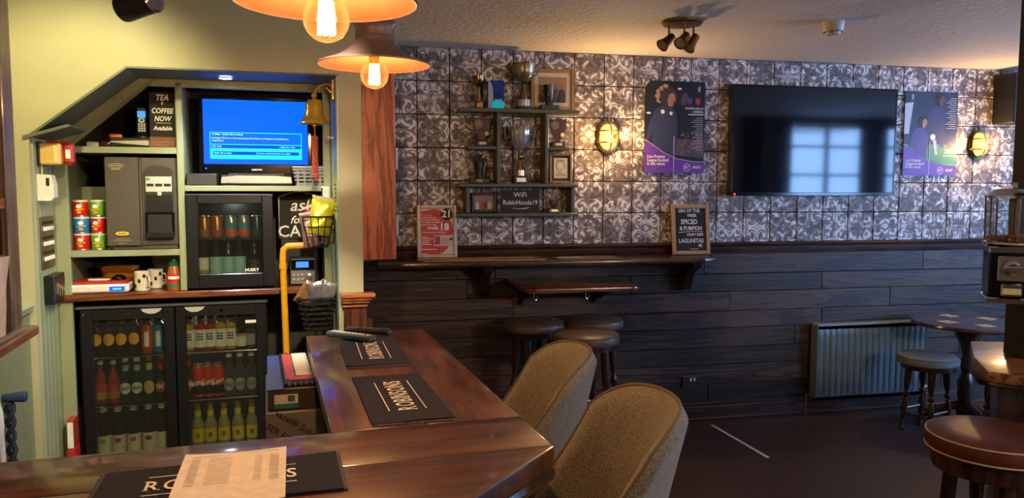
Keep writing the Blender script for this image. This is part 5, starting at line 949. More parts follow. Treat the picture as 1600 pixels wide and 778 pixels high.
# ------------------------------------------------------------------ drinks ledge, fold-down table
lg_ = wthing('drinks_ledge', 'long narrow dark brown drinks ledge on brackets under the tiled wall', 'ledge', 0, 0, 0)
slab('ledge_board', [(.2, 4.63), (2.28, 4.63), (2.38, 4.68), (2.42, 4.77), (2.42, 4.968), (.2, 4.968)], 1.14, 1.168, WOOD('ledge_wood', '#20120b', '#3d2416', 'x', .6, .3, .3), lg_, .008)
for xx in (.88, 2.29):
    m = MB(); m.prism([(4.98, 1.14), (4.76, 1.14), (4.77, 1.10), (4.86, 1.06), (4.90, 1.0), (4.935, .93), (4.98, .92)], xx - .03, xx + .03, 'yz'); m.obj('bracket', M_LEGW, lg_)
ft = wthing('fold_down_table', 'red-brown rounded wall table below the drinks ledge', 'table', 0, 0, 0)
def rrect(x0, x1, y0, y1, r, n=5):
    o = []
    for cx, cy, a0 in ((x1 - r, y1 - .004, 0), (x0 + r, y1 - .004, PI / 2), (x0 + r, y0 + r, PI), (x1 - r, y0 + r, 1.5 * PI)):
        if cy > y0 + r + .01: o.append((x1 if a0 == 0 else x0, y1)); continue
        for i in range(n + 1): a = a0 + (PI / 2) * i / n; o.append((cx + r * math.cos(a), cy + r * math.sin(a)))
    return o
slab('table_top', rrect(1.03, 1.745, 4.38, 4.985, .06), 1.005, 1.03, WOOD('table_wood', '#3f1d10', '#6b3a22', 'x', .5, .22, .5), ft, .004)
for xx in (1.13, 1.64):
    m = MB(); m.prism([(4.978, 1.005), (4.55, 1.005), (4.55, .99), (4.93, .88), (4.978, .85)], xx - .012, xx + .012, 'yz'); m.obj('wall_bracket', M_BLACK, ft)
for xx in (1.10, 1.42): m = MB(); m.tube([(xx, 4.46, 1.005), (xx, 4.46, .965), (xx + .01, 4.455, .955), (xx + .02, 4.46, .965), (xx + .02, 4.46, .985)], .003, 6); m.obj('bag_hook', M_CHROME, ft)
# bar runners on the ledge
rn = wthing('beer_runner', 'black rubber beer runner with gold lettering on the drinks ledge', 'bar runner', .83, 4.79, 1.1685)
slab('pad', [(-.40, .0), (-.36, -.115), (.40, -.115), (.43, -.02), (.40, .1), (-.36, .1)], 0, .006, M_BLACK, rn, .001); M_GOLDP = P('gold_ink', '#b58a4a', .5)
m = MB(); m.tube([(-.392, .0, .0065), (-.355, -.107, .0065), (.395, -.107, .0065), (.42, -.02, .0065), (.395, .092, .0065), (-.355, .092, .0065)], .003, 6, True); m.obj('gold_border', M_GOLDP, rn); text('THEAKSTON', .15, M_GOLDP, rn, (.02, -.008, .0068), (0, 0, 0), bold=.025, sx=.74)
rn = wthing('grey_runner', 'grey and red rubber runner at the right of the gold-lettered one', 'bar runner', 1.52, 4.80, 1.1685); part('pad', P('grey_rubber', '#3a3634', .6), rn, (-.21, .22, -.12, .09, 0, .006), b=.002); part('red_print', P('dull_red_rubber', '#7a3830', .6), rn, (-.05, .20, .03, .08, .006, .0075), b=0); part('pale_print', P('pale_rubber', '#9a8f84', .6), rn, (-.18, -.02, -.02, .03, .006, .0075), b=0)
# challenge sign
t, bd = frame_obj('age_challenge_sign', 'silver clip-framed red 21 and over 18 age notice on the ledge', .582, 4.925, 1.1745, .255, .338, .024, P('silver_snap_frame', '#b8aea0', .28, .7), P('notice_cream', '#cbbfa8', .6), .09)
m = MB(); pts = [(-.102, .30)] + [(-.02 + .122 * math.cos(a), .165 + .145 * math.sin(a)) for a in [PI * .62 - i * (PI * 1.24) / 22 for i in range(23)]] + [(-.102, .03)]
m.prism(pts, -.0032, -.002); rdp = m.obj('red_field', P('notice_red', '#b52a22', .5), bd); m = MB(); m.disc((.062, .277), .038, .038, -.0042, -.0032); m.obj('black_disc', M_INK, bd); text('21', .062, M_WPRINT, bd, (.062, -.0046, .277), bold=.03); text('18', .062, M_WPRINT, bd, (.045, -.0036, .195), bold=.03); text('OVER', .028, M_WPRINT, bd, (-.025, -.0036, .188), bold=.02)
for s_, zz in (('IF YOU ARE', .272), ('LUCKY ENOUGH', .256), ('TO LOOK UNDER 21', .241), ('YOU WILL BE ASKED TO', .226), ('PROVE YOU ARE', .21), ('WHEN YOU BUY ALCOHOL', .162)): text(s_, .0125, M_WPRINT, bd, (-.099, -.0036, zz), bold=.01, align='LEFT')
for i in range(5): part('print_line', M_WPRINT, bd, (-.098, (-.055, -.03, -.045, -.05, -.035)[i], -.0038, -.0032, .132 - i * .012, .136 - i * .012), b=0)
idc = part('card_print', P('card_pink', '#c9a8a0', .6), bd, (-.022, .1, -.0044, -.0036, .075, .145), b=0); part('portrait_block', P('portrait_red', '#a03a34', .6), idc, (-.016, .018, -.005, -.0044, .085, .137), b=0); part('code_block', M_INK, idc, (.078, .098, -.005, -.0044, .112, .126), b=0)
for i in range(4): part('print_line', P('grey_print_line', '#8a7a74', .7), idc, (.026, .07, -.005, -.0044, .088 + i * .011, .091 + i * .011), b=0)
text('CHALLENGE', .011, P('red_print_small', '#b8402c', .6), bd, (.06, -.0036, .322)); part('print_line', M_WPRINT, bd, (-.098, .0, -.0038, -.0032, .053, .057), b=0)
# cask chalkboard
t, bd = frame_obj('ale_chalkboard', 'pine-framed chalkboard sign listing the week\'s gin and beer on the ledge', 2.318, 4.925, 1.1695, .275, .34, .026, P('pine_frame', '#b08a5c', .5), M_SLATE, .12)
for s_, sz, x, zz in (('GIN OF THE', .034, -.01, .298), ('WEEK', .03, .01, .265), ('SPICED', .046, -.01, .222), ('& PUMPKIN', .038, .0, .178), ('CRAFT BEER', .026, .03, .135), ('LAGUNITAS', .04, .0, .093), ('4%', .03, .065, .06)): text(s_, sz, M_CHALK, bd, (x, -.0028, zz), bold=.02, sx=.85)
m = MB(); m.tube([(-.09, -.0035, .15), (0, -.0035, .158), (.09, -.0035, .156)], .0018, 5); m.obj('chalk_line', M_CHALK, bd); m = MB(); m.tube([(-.01, -.0035, .038), (.05, -.0035, .038)], .0015, 5); m.obj('chalk_line', M_CHALK, bd)
part('foot', P('pine_foot', '#8a6a46', .5), t, (-.12, .12, -.004, .05, -.001, .012), b=.002)

# ------------------------------------------------------------------ bulkhead wall lamps
def stadium(w, h, n=10):
    r = w / 2; return [(r * math.cos(a), h / 2 - r + r * math.sin(a)) for a in [PI * i / n for i in range(n + 1)]] + [(r * math.cos(a), -h / 2 + r + r * math.sin(a)) for a in [PI + PI * i / n for i in range(n + 1)]]
def bulkhead(label, x, z, power):
    t = wthing('bulkhead_lamp', label, 'wall lamp', x, WF, z, 0, 'brass bulkhead lamps on the tiled wall')
    m = MB(); m.prism(stadium(.15, .215), -.018, 0); m.obj('back_plate', P('dark_brass', '#6a4c20', .3, .9), t)
    m = MB()
    def gf(u, v): pts = stadium(.105, .165); p = pts[int(round(v * (len(pts) - 1)))]; k = [1, 1.0, .92, .7, .35, .0][int(round(u * 5))]; y = [-.018, -.045, -.062, -.074, -.079, -.08][int(round(u * 5))]; return (p[0] * k, y, p[1] * k)
    m.grid(gf, 6, 22, cv=False); m.obj('glass', E('lamp_glass_lit', (1.0, .56, .14, 1), 1.6), t)
    m = MB(); m.ball((0, -.042, -.015), .021, 14, 8, 1.9); m.obj('bulb', E('bulkhead_bulb', (1.0, .58, .18, 1), 55), t)
    M_CAGE = P('lamp_cage_brass', '#8a672c', .28, .95)
    m = MB(); st = stadium(.125, .185); m.tube([(a, -.028, b) for a, b in st[:-1]], .007, 6, True); m.obj('ring', M_CAGE, t)
    for zz in (-.038, .038): m = MB(); m.tube([(-.066, -.028, zz), (-.058, -.065, zz), (-.03, -.086, zz), (.03, -.086, zz), (.058, -.065, zz), (.066, -.028, zz)], .0045, 6); m.obj('cage_bar', M_CAGE, t)
    m = MB(); m.tube([(0, -.028, -.092), (0, -.07, -.07), (0, -.087, -.03), (0, -.087, .03), (0, -.07, .07), (0, -.028, .092)], .0045, 6); m.obj('cage_bar', M_CAGE, t)
    m = MB(); m.cyl((0, -.02, .1), (0, -.02, .135), .010, n=10); m.obj('conduit_boss', M_CAGE, t)
    for s_ in (-1, 1): m = MB(); m.cyl((s_ * .068, -.03, -.04), (s_ * .084, -.03, -.04), .008, n=8); m.obj('wing_nut', M_CAGE, t)
    point_light((x, WF - .105, z - .01), power, (1.0, .57, .2), .035)
bulkhead('lit brass bulkhead lamp between the trophy shelf and the left poster', 1.73, 1.958, 11.0); bulkhead('lit brass bulkhead lamp right of the blue football poster', 4.62, 1.95, 13.0)

# ------------------------------------------------------------------ wall television and posters
tv2 = wthing('wall_television', 'large black flat television hung on the tiled wall, switched off', 'television', 3.24, WF, 1.57)
part('housing', M_BLACK, tv2, (-.643, .643, -.06, -.008, 0, .757), b=.006); part('wall_mount', M_BLACK, tv2, (-.2, .2, -.01, 0, .2, .55), b=0)
n = NT('dark_screen_glass'); n.set(col=(.004, .004, .006, 1), rough=.06, spec=.6, coat=0.0); M_SCRN = n.mat
part('screen', M_SCRN, tv2, (-.63, .63, -.0615, -.059, .024, .745), b=0); m = MB()
for q in ((-.643, -.63, 0, .757), (.63, .643, 0, .757)): m.box(q[0], q[1], -.064, -.058, q[2], q[3], .002)
m.box(-.63, .63, -.064, -.058, .745, .757, .002); m.box(-.63, .63, -.064, -.058, 0, .024, .002); m.obj('bezel', M_BLKG, tv2)
m = MB(); m.cyl((-.61, -.0655, .010), (-.61, -.063, .010), .006, n=10); m.obj('standby_light', E('red_led', '#ff2a1a', 6), tv2)
M_PURP = P('poster_purple', '#6a35a8', .35); M_PDARK = P('poster_black', '#0c0d10', .35); M_NAVY = P('poster_navy', '#1a1d3d', .4)
def poly(name, pts, d, mat, parent): m = MB(); m.prism(pts, -d - .0004, -d); return m.obj(name, mat, parent)
def poster(name, label, x0, x1, z0, z1, bgm, tilt=0):
    t = wthing(name, label, 'poster', (x0 + x1) / 2, WF - .004, z0, 0, 'football posters'); w = (x1 - x0) / 2; h = z1 - z0
    m = MB(); m.grid(lambda u, v: ((u * 2 - 1) * w, -.002 - .002 * math.sin(v * PI), v * h), 3, 6); m.grid(lambda u, v: ((u * 2 - 1) * w, .001, v * h), 3, 6); sh_ = m.obj('sheet', bgm, t, 60)
    e = [(-w, .0), (w, 0), (w, .075), (w * .6, .078), (w * .1, .095), (-w * .35, .135), (-w * .7, .185), (-w, .225)]; poly('purple_band', e, .0045, M_PURP, sh_)
    m = MB(); m.tube([(a, -.0052, b) for a, b in e[2:]], .0014, 5); m.obj('white_curve', M_WPRINT, sh_)
    text('Live Premier\nLeague football\nin this venue', .030, M_WPRINT, sh_, (-w + .02, -.0054, .085), align='LEFT', bold=.012, lines=.8, sx=.85)
    m = MB(); m.lathe([(.026, 0), (.026, .0006), (.023, .0006), (.023, 0)], 24, (w * .42, -.0049, .037), Matrix.Rotation(PI / 2, 3, 'X'), False); m.obj('roundel', M_WPRINT, sh_); text('BT', .026, M_WPRINT, sh_, (w * .42, -.0054, .037), bold=.02); text('SPORT', .026, M_WPRINT, sh_, (w * .76, -.0054, .037), bold=.02, sx=.8)
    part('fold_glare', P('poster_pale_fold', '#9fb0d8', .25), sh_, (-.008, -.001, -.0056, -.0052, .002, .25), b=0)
    return sh_, w, h
sh_, w, h = poster('football_poster', 'football poster of two shouting players in dark kit, left of the television', 1.99, 2.424, 1.724, 2.34, M_PDARK)
def player(parent, ox, oz, k, shirt, skin, hair, curly, d=.0044):
    poly('shirt_print', [(ox + a * k, oz + b * k) for a, b in ((-.10, -.18), (.07, -.18), (.085, .0), (.075, .10), (.04, .145), (-.03, .15), (-.085, .12), (-.125, .02), (-.145, -.08), (-.12, -.09), (-.10, -.02))], d, shirt, parent)
    pts = [(ox + .015 * k + ((.066 if curly else .05) + (.012 * math.sin(i * 2.6) if curly else 0)) * k * math.cos(i * PI / 12), oz + .205 * k + ((.07 if curly else .06) + (.012 * math.cos(i * 3.1) if curly else 0)) * k * math.sin(i * PI / 12)) for i in range(24)]; poly('hair_print', pts, d + .0005, hair, parent)
    poly('face_print', [(ox + a * k, oz + b * k) for a, b in ((.015, .145), (.045, .15), (.058, .175), (.066, .195), (.06, .225), (.04, .24), (.015, .22), (.008, .18))], d + .001, skin, parent)
    poly('mouth_print', [(ox + .05 * k, oz + .165 * k), (ox + .06 * k, oz + .172 * k), (ox + .052 * k, oz + .182 * k)], d + .0014, M_INK, parent)
SK1, SK2 = P('print_skin_light', '#a8795c', .5), P('print_skin_dark', '#5a3a2c', .5)
player(sh_, .035, .32, .92, P('kit_navy_dark', '#20243a', .5), SK2, P('hair_black', '#15110f', .6), False, .003)
player(sh_, -.065, .30, 1.0, P('kit_navy', '#31374f', .5), SK1, P('hair_brown', '#3a2a20', .6), True, .0044)
for k_, (a, b) in enumerate(((-.118, .545), (-.098, .565), (-.125, .515), (-.072, .578), (-.115, .485))): m = MB(); m.disc((a, b), .022, .017, -.0044, -.004, 14); m.obj('hair_print', P('hair_blond', '#b58f5c', .6), sh_)
poly('sleeve_print', [(-.165, .34), (-.145, .35), (-.18, .24), (-.205, .23)], .0048, P('sleeve_blue', '#2e3a6a', .5), sh_); poly('crowd_print', [(.0, .12), (w, .10), (w, .30), (.03, .27)], .0034, P('crowd_mauve', '#4d4048', .6), sh_)
m = MB(); rr_ = random.Random(4)
for i in range(120): a, b = .01 + rr_.random() * .2, .12 + rr_.random() * .15; m.box(a, a + .006, -.0042, -.0036, b, b + .007)
tag(m.obj('crowd_dots', P('crowd_dots', '#8a6a70', .6), sh_), kind='stuff')
for a, b, r_ in ((-.09, .41, .014), (-.03, .40, .012)): m = MB(); m.disc((a, b), r_, r_, -.0058, -.0054, 14); m.obj('badge_print', M_WPRINT, sh_)
for a, b, c_ in ((.105, .485, '#3a4a7a'), (.165, .485, '#b02a36')): poly('club_shield', [(a - .018, b + .02), (a + .018, b + .02), (a + .018, b - .01), (a, b - .028), (a - .018, b - .01)], .0044, P('club_' + c_[1:], c_, .4), sh_)
text('CRYSTAL PALACE', .02, M_WPRINT, sh_, (w - .01, -.0046, .435), align='RIGHT', bold=.012, sx=.85); text('v ARSENAL', .02, M_WPRINT, sh_, (w - .01, -.0046, .413), align='RIGHT', bold=.012, sx=.85); part('date_line', M_WPRINT, sh_, (w - .12, w - .01, -.0048, -.0044, .392, .398), b=0)
for i in range(16): part('fixture_line', P('print_grey', '#a9a6a8', .5), sh_, (w - .012 - (.05 + (i * 7 % 5) * .009), w - .012, -.0048, -.0044, .37 - i * .0145, .3745 - i * .0145), b=0)
poly('league_lion', [(.165, .545), (.18, .55), (.185, .575), (.175, .59), (.162, .575)], .0044, P('print_lilac', '#9a94b0', .5), sh_)
for a, b in ((.03, .565), (-.19, .40)): m = MB(); m.disc((a, b), .016, .007, -.0044, -.004, 14); m.obj('floodlight_print', M_WPRINT, sh_)
poly('torn_corner', [(-w, .61), (-w, .575), (-w + .035, h)], .0046, P('torn_paper', '#b9b4b6', .7), sh_)
sh_, w, h = poster('football_poster', 'blue and green football poster right of the television', 3.99, 4.435, 1.718, 2.326, M_NAVY)
poly('pitch_print', [(-w, .16), (w, .06), (w, .30), (-w, .31)], .0034, P('pitch_green', '#3f8f62', .45), sh_); poly('stand_print', [(-w, .31), (w, .30), (w, .36), (-w, .42)], .003, P('stand_blue', '#6f86b0', .45), sh_); poly('goal_print', [(-w, .30), (-w + .04, .30), (-w + .07, .53), (-w, .52)], .0038, P('goal_white', '#b4c2d4', .4), sh_)
player(sh_, -.08, .24, .72, P('kit_blue', '#39408a', .5), SK1, P('hair_dark', '#2a211c', .6), False, .0044); player(sh_, .06, .39, .8, P('kit_indigo', '#252a58', .5), SK2, P('hair_black2', '#171210', .6), False, .0036)
poly('leg_print', [(.02, .26), (.05, .26), (.065, .15), (.045, .15)], .004, P('kit_white', '#b9c4d4', .5), sh_); m = MB(); m.disc((.02, .28), .022, .022, -.0052, -.0046, 16); m.obj('ball_print', M_WPRINT, sh_)
for a, c_ in ((.1, '#2a3a8a'), (.165, '#b02a36')): m = MB(); m.disc((a, .225), .018, .022, -.0044, -.0038, 16); m.obj('club_badge', P('badge_' + c_[1:], c_, .4), sh_)
text('CHELSEA\nARSENAL', .022, M_WPRINT, sh_, (w - .01, -.0048, .175), align='RIGHT', bold=.012, lines=.8); part('date_line', M_WPRINT, sh_, (w - .11, w - .01, -.0052, -.0048, .142, .147), b=0)
for i in range(15): part('fixture_line', MATS['print_grey'], sh_, (w - .012 - (.05 + (i * 7 % 5) * .009), w - .012, -.0052, -.0048, .56 - i * .0155, .5645 - i * .0155), b=0)
poly('league_lion', [(-.17, .545), (-.155, .55), (-.15, .575), (-.16, .59), (-.172, .575)], .0044, MATS['print_lilac'], sh_)

# ------------------------------------------------------------------ radiator, socket
rd = wthing('panel_radiator', 'pale fluted panel radiator on the wood-clad wall beside the round table', 'radiator', 3.715, 4.976, .10)
M_RAD = P('radiator_enamel', '#66797f', .35); m = MB(); nf = 18
def rf(u, v):
    x = -.44 + .88 * u; k = (u * nf) % 1; e = .010 * max(0, math.sin(PI * k)) ** .5 if .06 < v < .94 else 0; e *= min(1, (v - .06) / .03, (.94 - v) / .03) if .06 < v < .94 else 0; return (x, -.092 - max(0, e), .012 + v * .535)
m.grid(rf, nf * 8 + 1, 24); m.box(-.44, .44, -.092, -.085, .012, .547); m.obj('front_panel', M_RAD, rd, 60)
part('rear_panel', M_RAD, rd, (-.44, .44, -.035, -.025, .012, .547), b=.002); part('top_grille', P('radiator_top', '#7f9298', .35), rd, (-.445, .445, -.1, -.02, .545, .56), b=.004); part('side_panel', M_RAD, rd, (-.446, -.44, -.1, -.02, .03, .55), b=.001); part('side_panel', M_RAD, rd, (.44, .446, -.1, -.02, .03, .55), b=.001)
m = MB(); m.cyl((.445, -.06, .06), (.50, -.06, .06), .012, n=10); m.lathe([(.02, 0), (.022, .01), (.022, .045), (.014, .052)], 14, (.5, -.06, .06), Matrix.Rotation(PI / 2, 3, 'Y')); m.obj('valve', P('cream_valve', '#cfc8b4', .4), rd); m = MB(); m.tube([(.49, -.06, .06), (.49, -.06, -.098)], .008, 8); m.obj('pipe', P('copper_pipe_painted', '#5a4a40', .5), rd); m = MB(); m.tube([(-.445, -.06, .05), (-.50, -.06, .05), (-.50, -.06, -.098)], .008, 8); m.obj('pipe', MATS['copper_pipe_painted'], rd)
for xx in (-.35, .35): part('wall_clip', M_BLACK, rd, (xx - .015, xx + .015, -.03, .002, .1, .5), b=0)
so = wthing('double_socket', 'chrome double power socket low on the wood-clad wall', 'socket', 2.37, 4.984, .222); part('plate', P('mirror_chrome', '#9aa0a0', .12, 1.0), so, (-.074, .074, -.007, .004, 0, .09), b=.002)
for s_ in (-1, 1):
    part('switch', M_WHITEP, so, (s_ * .014 - .006, s_ * .014 + .006, -.010, -.006, .055, .078), b=.001)
    for (a, b, ww, hh) in ((.045, .058, .004, .010), (.033, .03, .008, .005), (.055, .03, .008, .005)): part('pin_hole', M_INK, so, (s_ * a - ww / 2, s_ * a + ww / 2, -.0078, -.0066, b, b + hh), b=0)
m = MB(); m.lathe([(.016, 0), (.016, .005), (.008, .008), (.001, .008)], 14, (0, 0, 0), Matrix.Rotation(PI / 2, 3, 'X')); o = m.obj('blank_cap', P('dull_chrome_cap', '#8a8c8c', .3, .8)); o.location = (2.02, 4.985, .175); tag(o, 'small round metal cap low on the cladding left of the socket', 'cap')
sk = wthing('wall_speaker', 'black wall loudspeaker at the top right end of the tiled wall', 'speaker', 4.84, WF, 2.10); part('cabinet', M_BLACK, sk, (-.10, .14, -.2, 0, 0, .36), b=.006)
for zz, r_ in ((.13, .085), (.285, .045)): m = MB(); m.lathe([(r_, 0), (r_ * 1.02, .006), (r_ * .94, .008), (r_ * .85, .002), (r_ * .3, -.015), (.001, -.01)], 26, (.02, -.202, zz), Matrix.Rotation(PI / 2, 3, 'X')); m.obj('cone', P('speaker_cone', '#2c2926', .4), sk); m = MB(); m.lathe([(r_ * 1.02, 0), (r_ * 1.05, .005), (r_, .007)], 26, (.02, -.205, zz), Matrix.Rotation(PI / 2, 3, 'X'), False); m.obj('surround', P('speaker_ring', '#6a6660', .3, .6), sk)
# ------------------------------------------------------------------ stools and pub table
def turned(m, p, q, r, n=12):
    p, q = Vector(p), Vector(q); L = (q - p).length; k = [(.85, 0), (.9, .04), (.55, .07), (.8, .1), (.55, .13), (.7, .2), (1.0, .34), (.75, .46), (.5, .5), (1.0, .53), (1.0, .56), (.5, .59), (.75, .64), (1.15, .74), (1.15, .97), (1.0, 1.0)]
    m.lathe([(r * a, L * b) for a, b in k], n, p, (q - p).to_track_quat('Z', 'Y').to_matrix())
def stool(name, label, x, y, H, R, seat_mat, pip_mat, rz=0, spread=.05, group=None, cush=.06, apron=None):
    t = thing(name, label, 'stool', (x, y, 0), rz, group)
    m = MB(); m.lathe([(R * .97, H - cush), (R, H - cush + .008), (R * 1.02, H - cush * .5), (R, H - .012), (R * .94, H - .003), (R * .6, H + .004), (.001, H + .006)], 36); s_ = m.obj('seat', seat_mat, t)
    for zz in (H - .012, H - cush + .008): m = MB(); m.tube([(R * 1.003 * math.cos(2 * PI * i / 36), R * 1.003 * math.sin(2 * PI * i / 36), zz) for i in range(36)], .003, 6, True); m.obj('piping', pip_mat, s_)
    m = MB(); m.lathe([(R * .90, H - cush - (apron or .03)), (R * .93, H - cush)], 30); m.obj('seat_rail', M_LEGW, t)
    a = R * .6
    for k in range(4):
        g = PI / 4 + k * PI / 2; m = MB(); turned(m, ((a + spread) * math.cos(g), (a + spread) * math.sin(g), 0), (a * math.cos(g), a * math.sin(g), H - cush - .01), .021); m.obj('leg', M_LEGW, t)
    for k in range(4):
        g = PI / 4 + k * PI / 2; g2 = g + PI / 2; zz = H * (.22 if k % 2 else .28); e = a + spread * (1 - zz / H); m = MB(); m.tube([(e * math.cos(g), e * math.sin(g), zz), (e * math.cos(g2), e * math.sin(g2), zz)], [.009, .009], 8); m.obj('stretcher', M_LEGW, t)
    return t
M_LEATH = P('grey_brown_leather', '#5c5048', .38, 0, .18, 25, .25, 120); M_LPIPE = P('leather_piping', '#3a322c', .4)
G_ST = 'leather bar stools under the wall table'
stool('bar_stool', 'grey leather bar stool at the left under the wall table', 1.15, 4.66, .80, .185, M_LEATH, M_LPIPE, .2, .05, G_ST); stool('bar_stool', 'grey leather bar stool at the right under the wall table', 1.55, 4.70, .80, .185, M_LEATH, M_LPIPE, .5, .05, G_ST); stool('bar_stool', 'grey leather bar stool standing in front of the other two', 1.345, 4.22, .80, .19, M_LEATH, M_LPIPE, .1, .05, G_ST)
M_CORD = P('grey_blue_fabric', '#6c727a', .85, 0, .15, 60, .4, 300); stool('low_stool', 'low grey fabric stool with turned legs in front of the radiator', 3.80, 4.43, .52, .185, M_CORD, P('fabric_piping', '#4d5258', .8), .3, .035, 'low stools by the round table'); stool('low_stool', 'low brown stool half hidden behind the dark counter', 4.02, 4.02, .50, .185, P('brown_fabric', '#5a4c44', .8), M_LPIPE, .9, .035, 'low stools by the round table')
stool('leather_stool', 'tall red-brown leather stool in the right foreground beside the counter', 2.155, 2.192, .80, .208, P('red_brown_leather', '#54271a', .42, 0, .25, 18, .3, 140), P('pale_piping', '#b9a48c', .4), .35, .05, None, .07, .06)
rt = thing('round_table', 'round dark red-brown pub table at the right end of the wall', 'table', (4.17, 4.50, 0)); m = MB(); m.lathe([(.33, .69), (.355, .695), (.36, .705), (.355, .718), (.34, .72)], 48); m.obj('table_top', WOOD('pub_table_wood', '#331a14', '#55302a', 'x', .5, .2, .5), rt)
m = MB(); m.lathe([(.05, .06), (.06, .1), (.035, .14), (.05, .2), (.055, .3), (.03, .36), (.045, .42), (.03, .48), (.05, .56), (.1, .66), (.1, .69)], 20); m.obj('pedestal', M_LEGW, rt)
for k in range(3): g = k * 2.09 + .4; m = MB(); m.tube([(.03 * math.cos(g), .03 * math.sin(g), .14), (.16 * math.cos(g), .16 * math.sin(g), .09), (.3 * math.cos(g), .3 * math.sin(g), .022)], [.03, .028, .022], 10); m.obj('foot', M_LEGW, rt)
for (x, y, r_, lb) in ((4.20, 4.72, .2, 'pale square beer mat at the far left of the round table'), (4.0, 4.50, .1, 'pale square beer mat at the near left of the round table'), (4.37, 4.56, .35, 'pale square beer mat at the far right of the round table'), (4.13, 4.32, -.1, 'pale square beer mat at the near right of the round table')):
    t = thing('beer_mat', lb, 'beer mat', (x, y, .7205), r_, 'beer mats on the round table'); part('card', P('beer_mat_card', '#b9b29c', .8), t, (-.047, .047, -.047, .047, 0, .0018), b=.0005); m = MB(); m.lathe([(.03, .0018), (.03, .0022), (.022, .0022), (.022, .0018)], 18, cap=False); m.obj('ring_print', P('beer_mat_print', '#7a7a52', .8), t)

# ------------------------------------------------------------------ counter, post and sweet machine at the right edge
ct = thing('side_counter', 'dark timber counter corner at the right edge of the picture', 'counter', (0, 0, 0)); M_CTOP = WOOD('side_counter_top', '#4a2f1a', '#8a6238', 'x', .5, .3, .4)
slab('counter_top', [(2.315, 2.40), (2.40, 2.27), (3.3, 1.75), (3.9, 2.55), (2.70, 2.90), (2.462, 2.625)], .912, .95, M_CTOP, ct, .005)
slab('counter_body', [(2.40, 2.43), (2.47, 2.35), (3.25, 1.88), (3.75, 2.5), (2.72, 2.80), (2.52, 2.58)], 0, .911, M_BARP, ct, .004)
m = MB(); m.tube([(2.335, 2.41, .90), (2.41, 2.29, .90), (3.2, 1.83, .90)], .013, 8); m.obj('edge_moulding', M_BARP, ct)
m = MB(); m.box(0, .24, -.22, 0, 0, CEIL - .951, .004); o = m.obj('square_post', P('dark_green_post', '#14160f', .6)); o.location = (2.628, 2.655, .951); tag(o, 'dark square timber post rising from the side counter to the ceiling', 'post')
gm = thing('sweet_machine', 'chrome and glass sweet vending machine fixed before the dark post', 'vending machine', (2.495, 2.50, 1.20), -.62)
part('base_plinth', M_CHROME, gm, (-.092, .092, -.085, .085, -.008, .012), b=.004); part('cabinet', M_BLKG, gm, (-.085, .085, -.08, .08, .012, .19), b=.006); part('top_band', M_CHROME, gm, (-.088, .088, -.083, .083, .178, .205), b=.004)
cp_ = part('coin_plate', P('cast_chrome', '#b9b7b2', .25, .9), gm, (-.058, .04, -.088, -.079, .075, .17), b=.004); m = MB(); m.lathe([(.026, 0), (.028, .01), (.018, .02)], 18, (-.012, -.088, .125), Matrix.Rotation(PI / 2, 3, 'X')); m.box(-.045, .02, -.115, -.1, .118, .133, .004); m.obj('turn_handle', M_CHROME, cp_); part('chute_flap', M_CHROME, gm, (-.045, .025, -.095, -.079, .02, .068), b=.006); part('chute_print', P('flap_cream', '#c9b896', .4), gm, (-.04, .02, -.0965, -.095, .028, .05), b=0)
m = MB(); m.lathe([(.088, .205), (.105, .213), (.105, .219), (.09, .224)], 8); m.obj('skirt', M_CHROME, gm)
m = MB(); m.lathe([(.088, .222), (.094, .26), (.094, .36), (.088, .385)], 8, cap=False); m.obj('globe', GLASS('globe_glass', '#e8eef2', .08, .03), gm, 10)
for k in range(8): a = k * PI / 4; m = MB(); m.tube([(.094 * math.cos(a), .094 * math.sin(a), .225), (.095 * math.cos(a), .095 * math.sin(a), .385)], .0035, 6); m.obj('glazing_bar', M_CHROME, gm)
m = MB(); m.lathe([(.1, .385), (.1, .395), (.085, .402), (.07, .42), (.03, .43), (.001, .432)], 24); m.obj('lid', M_CHROME, gm); m = MB(); m.cyl((0, 0, .43), (0, 0, .445), .008, n=10); m.obj('lid_lock', M_CHROME, gm)
m = MB(); m.cyl((0, 0, .205), (0, 0, .4), .014, n=12); m.obj('centre_rod', P('rod_metal', '#6a5a3c', .3, .8), gm); m = MB(); m.box(-.03, .03, .08, .118, .05, .1); m.obj('post_bracket', M_BLACK, gm)
m = MB(); rr_ = random.Random(9)
for i in range(90): a, r_ = rr_.random() * 6.28, .02 + .062 * rr_.random() ** .5; m.ball((r_ * math.cos(a), r_ * math.sin(a), .226 + rr_.random() * .018), .008, 6, 4)
o = m.obj('sweets', P('orange_red_sweets', '#a3461c', .3), gm); tag(o, kind='stuff')

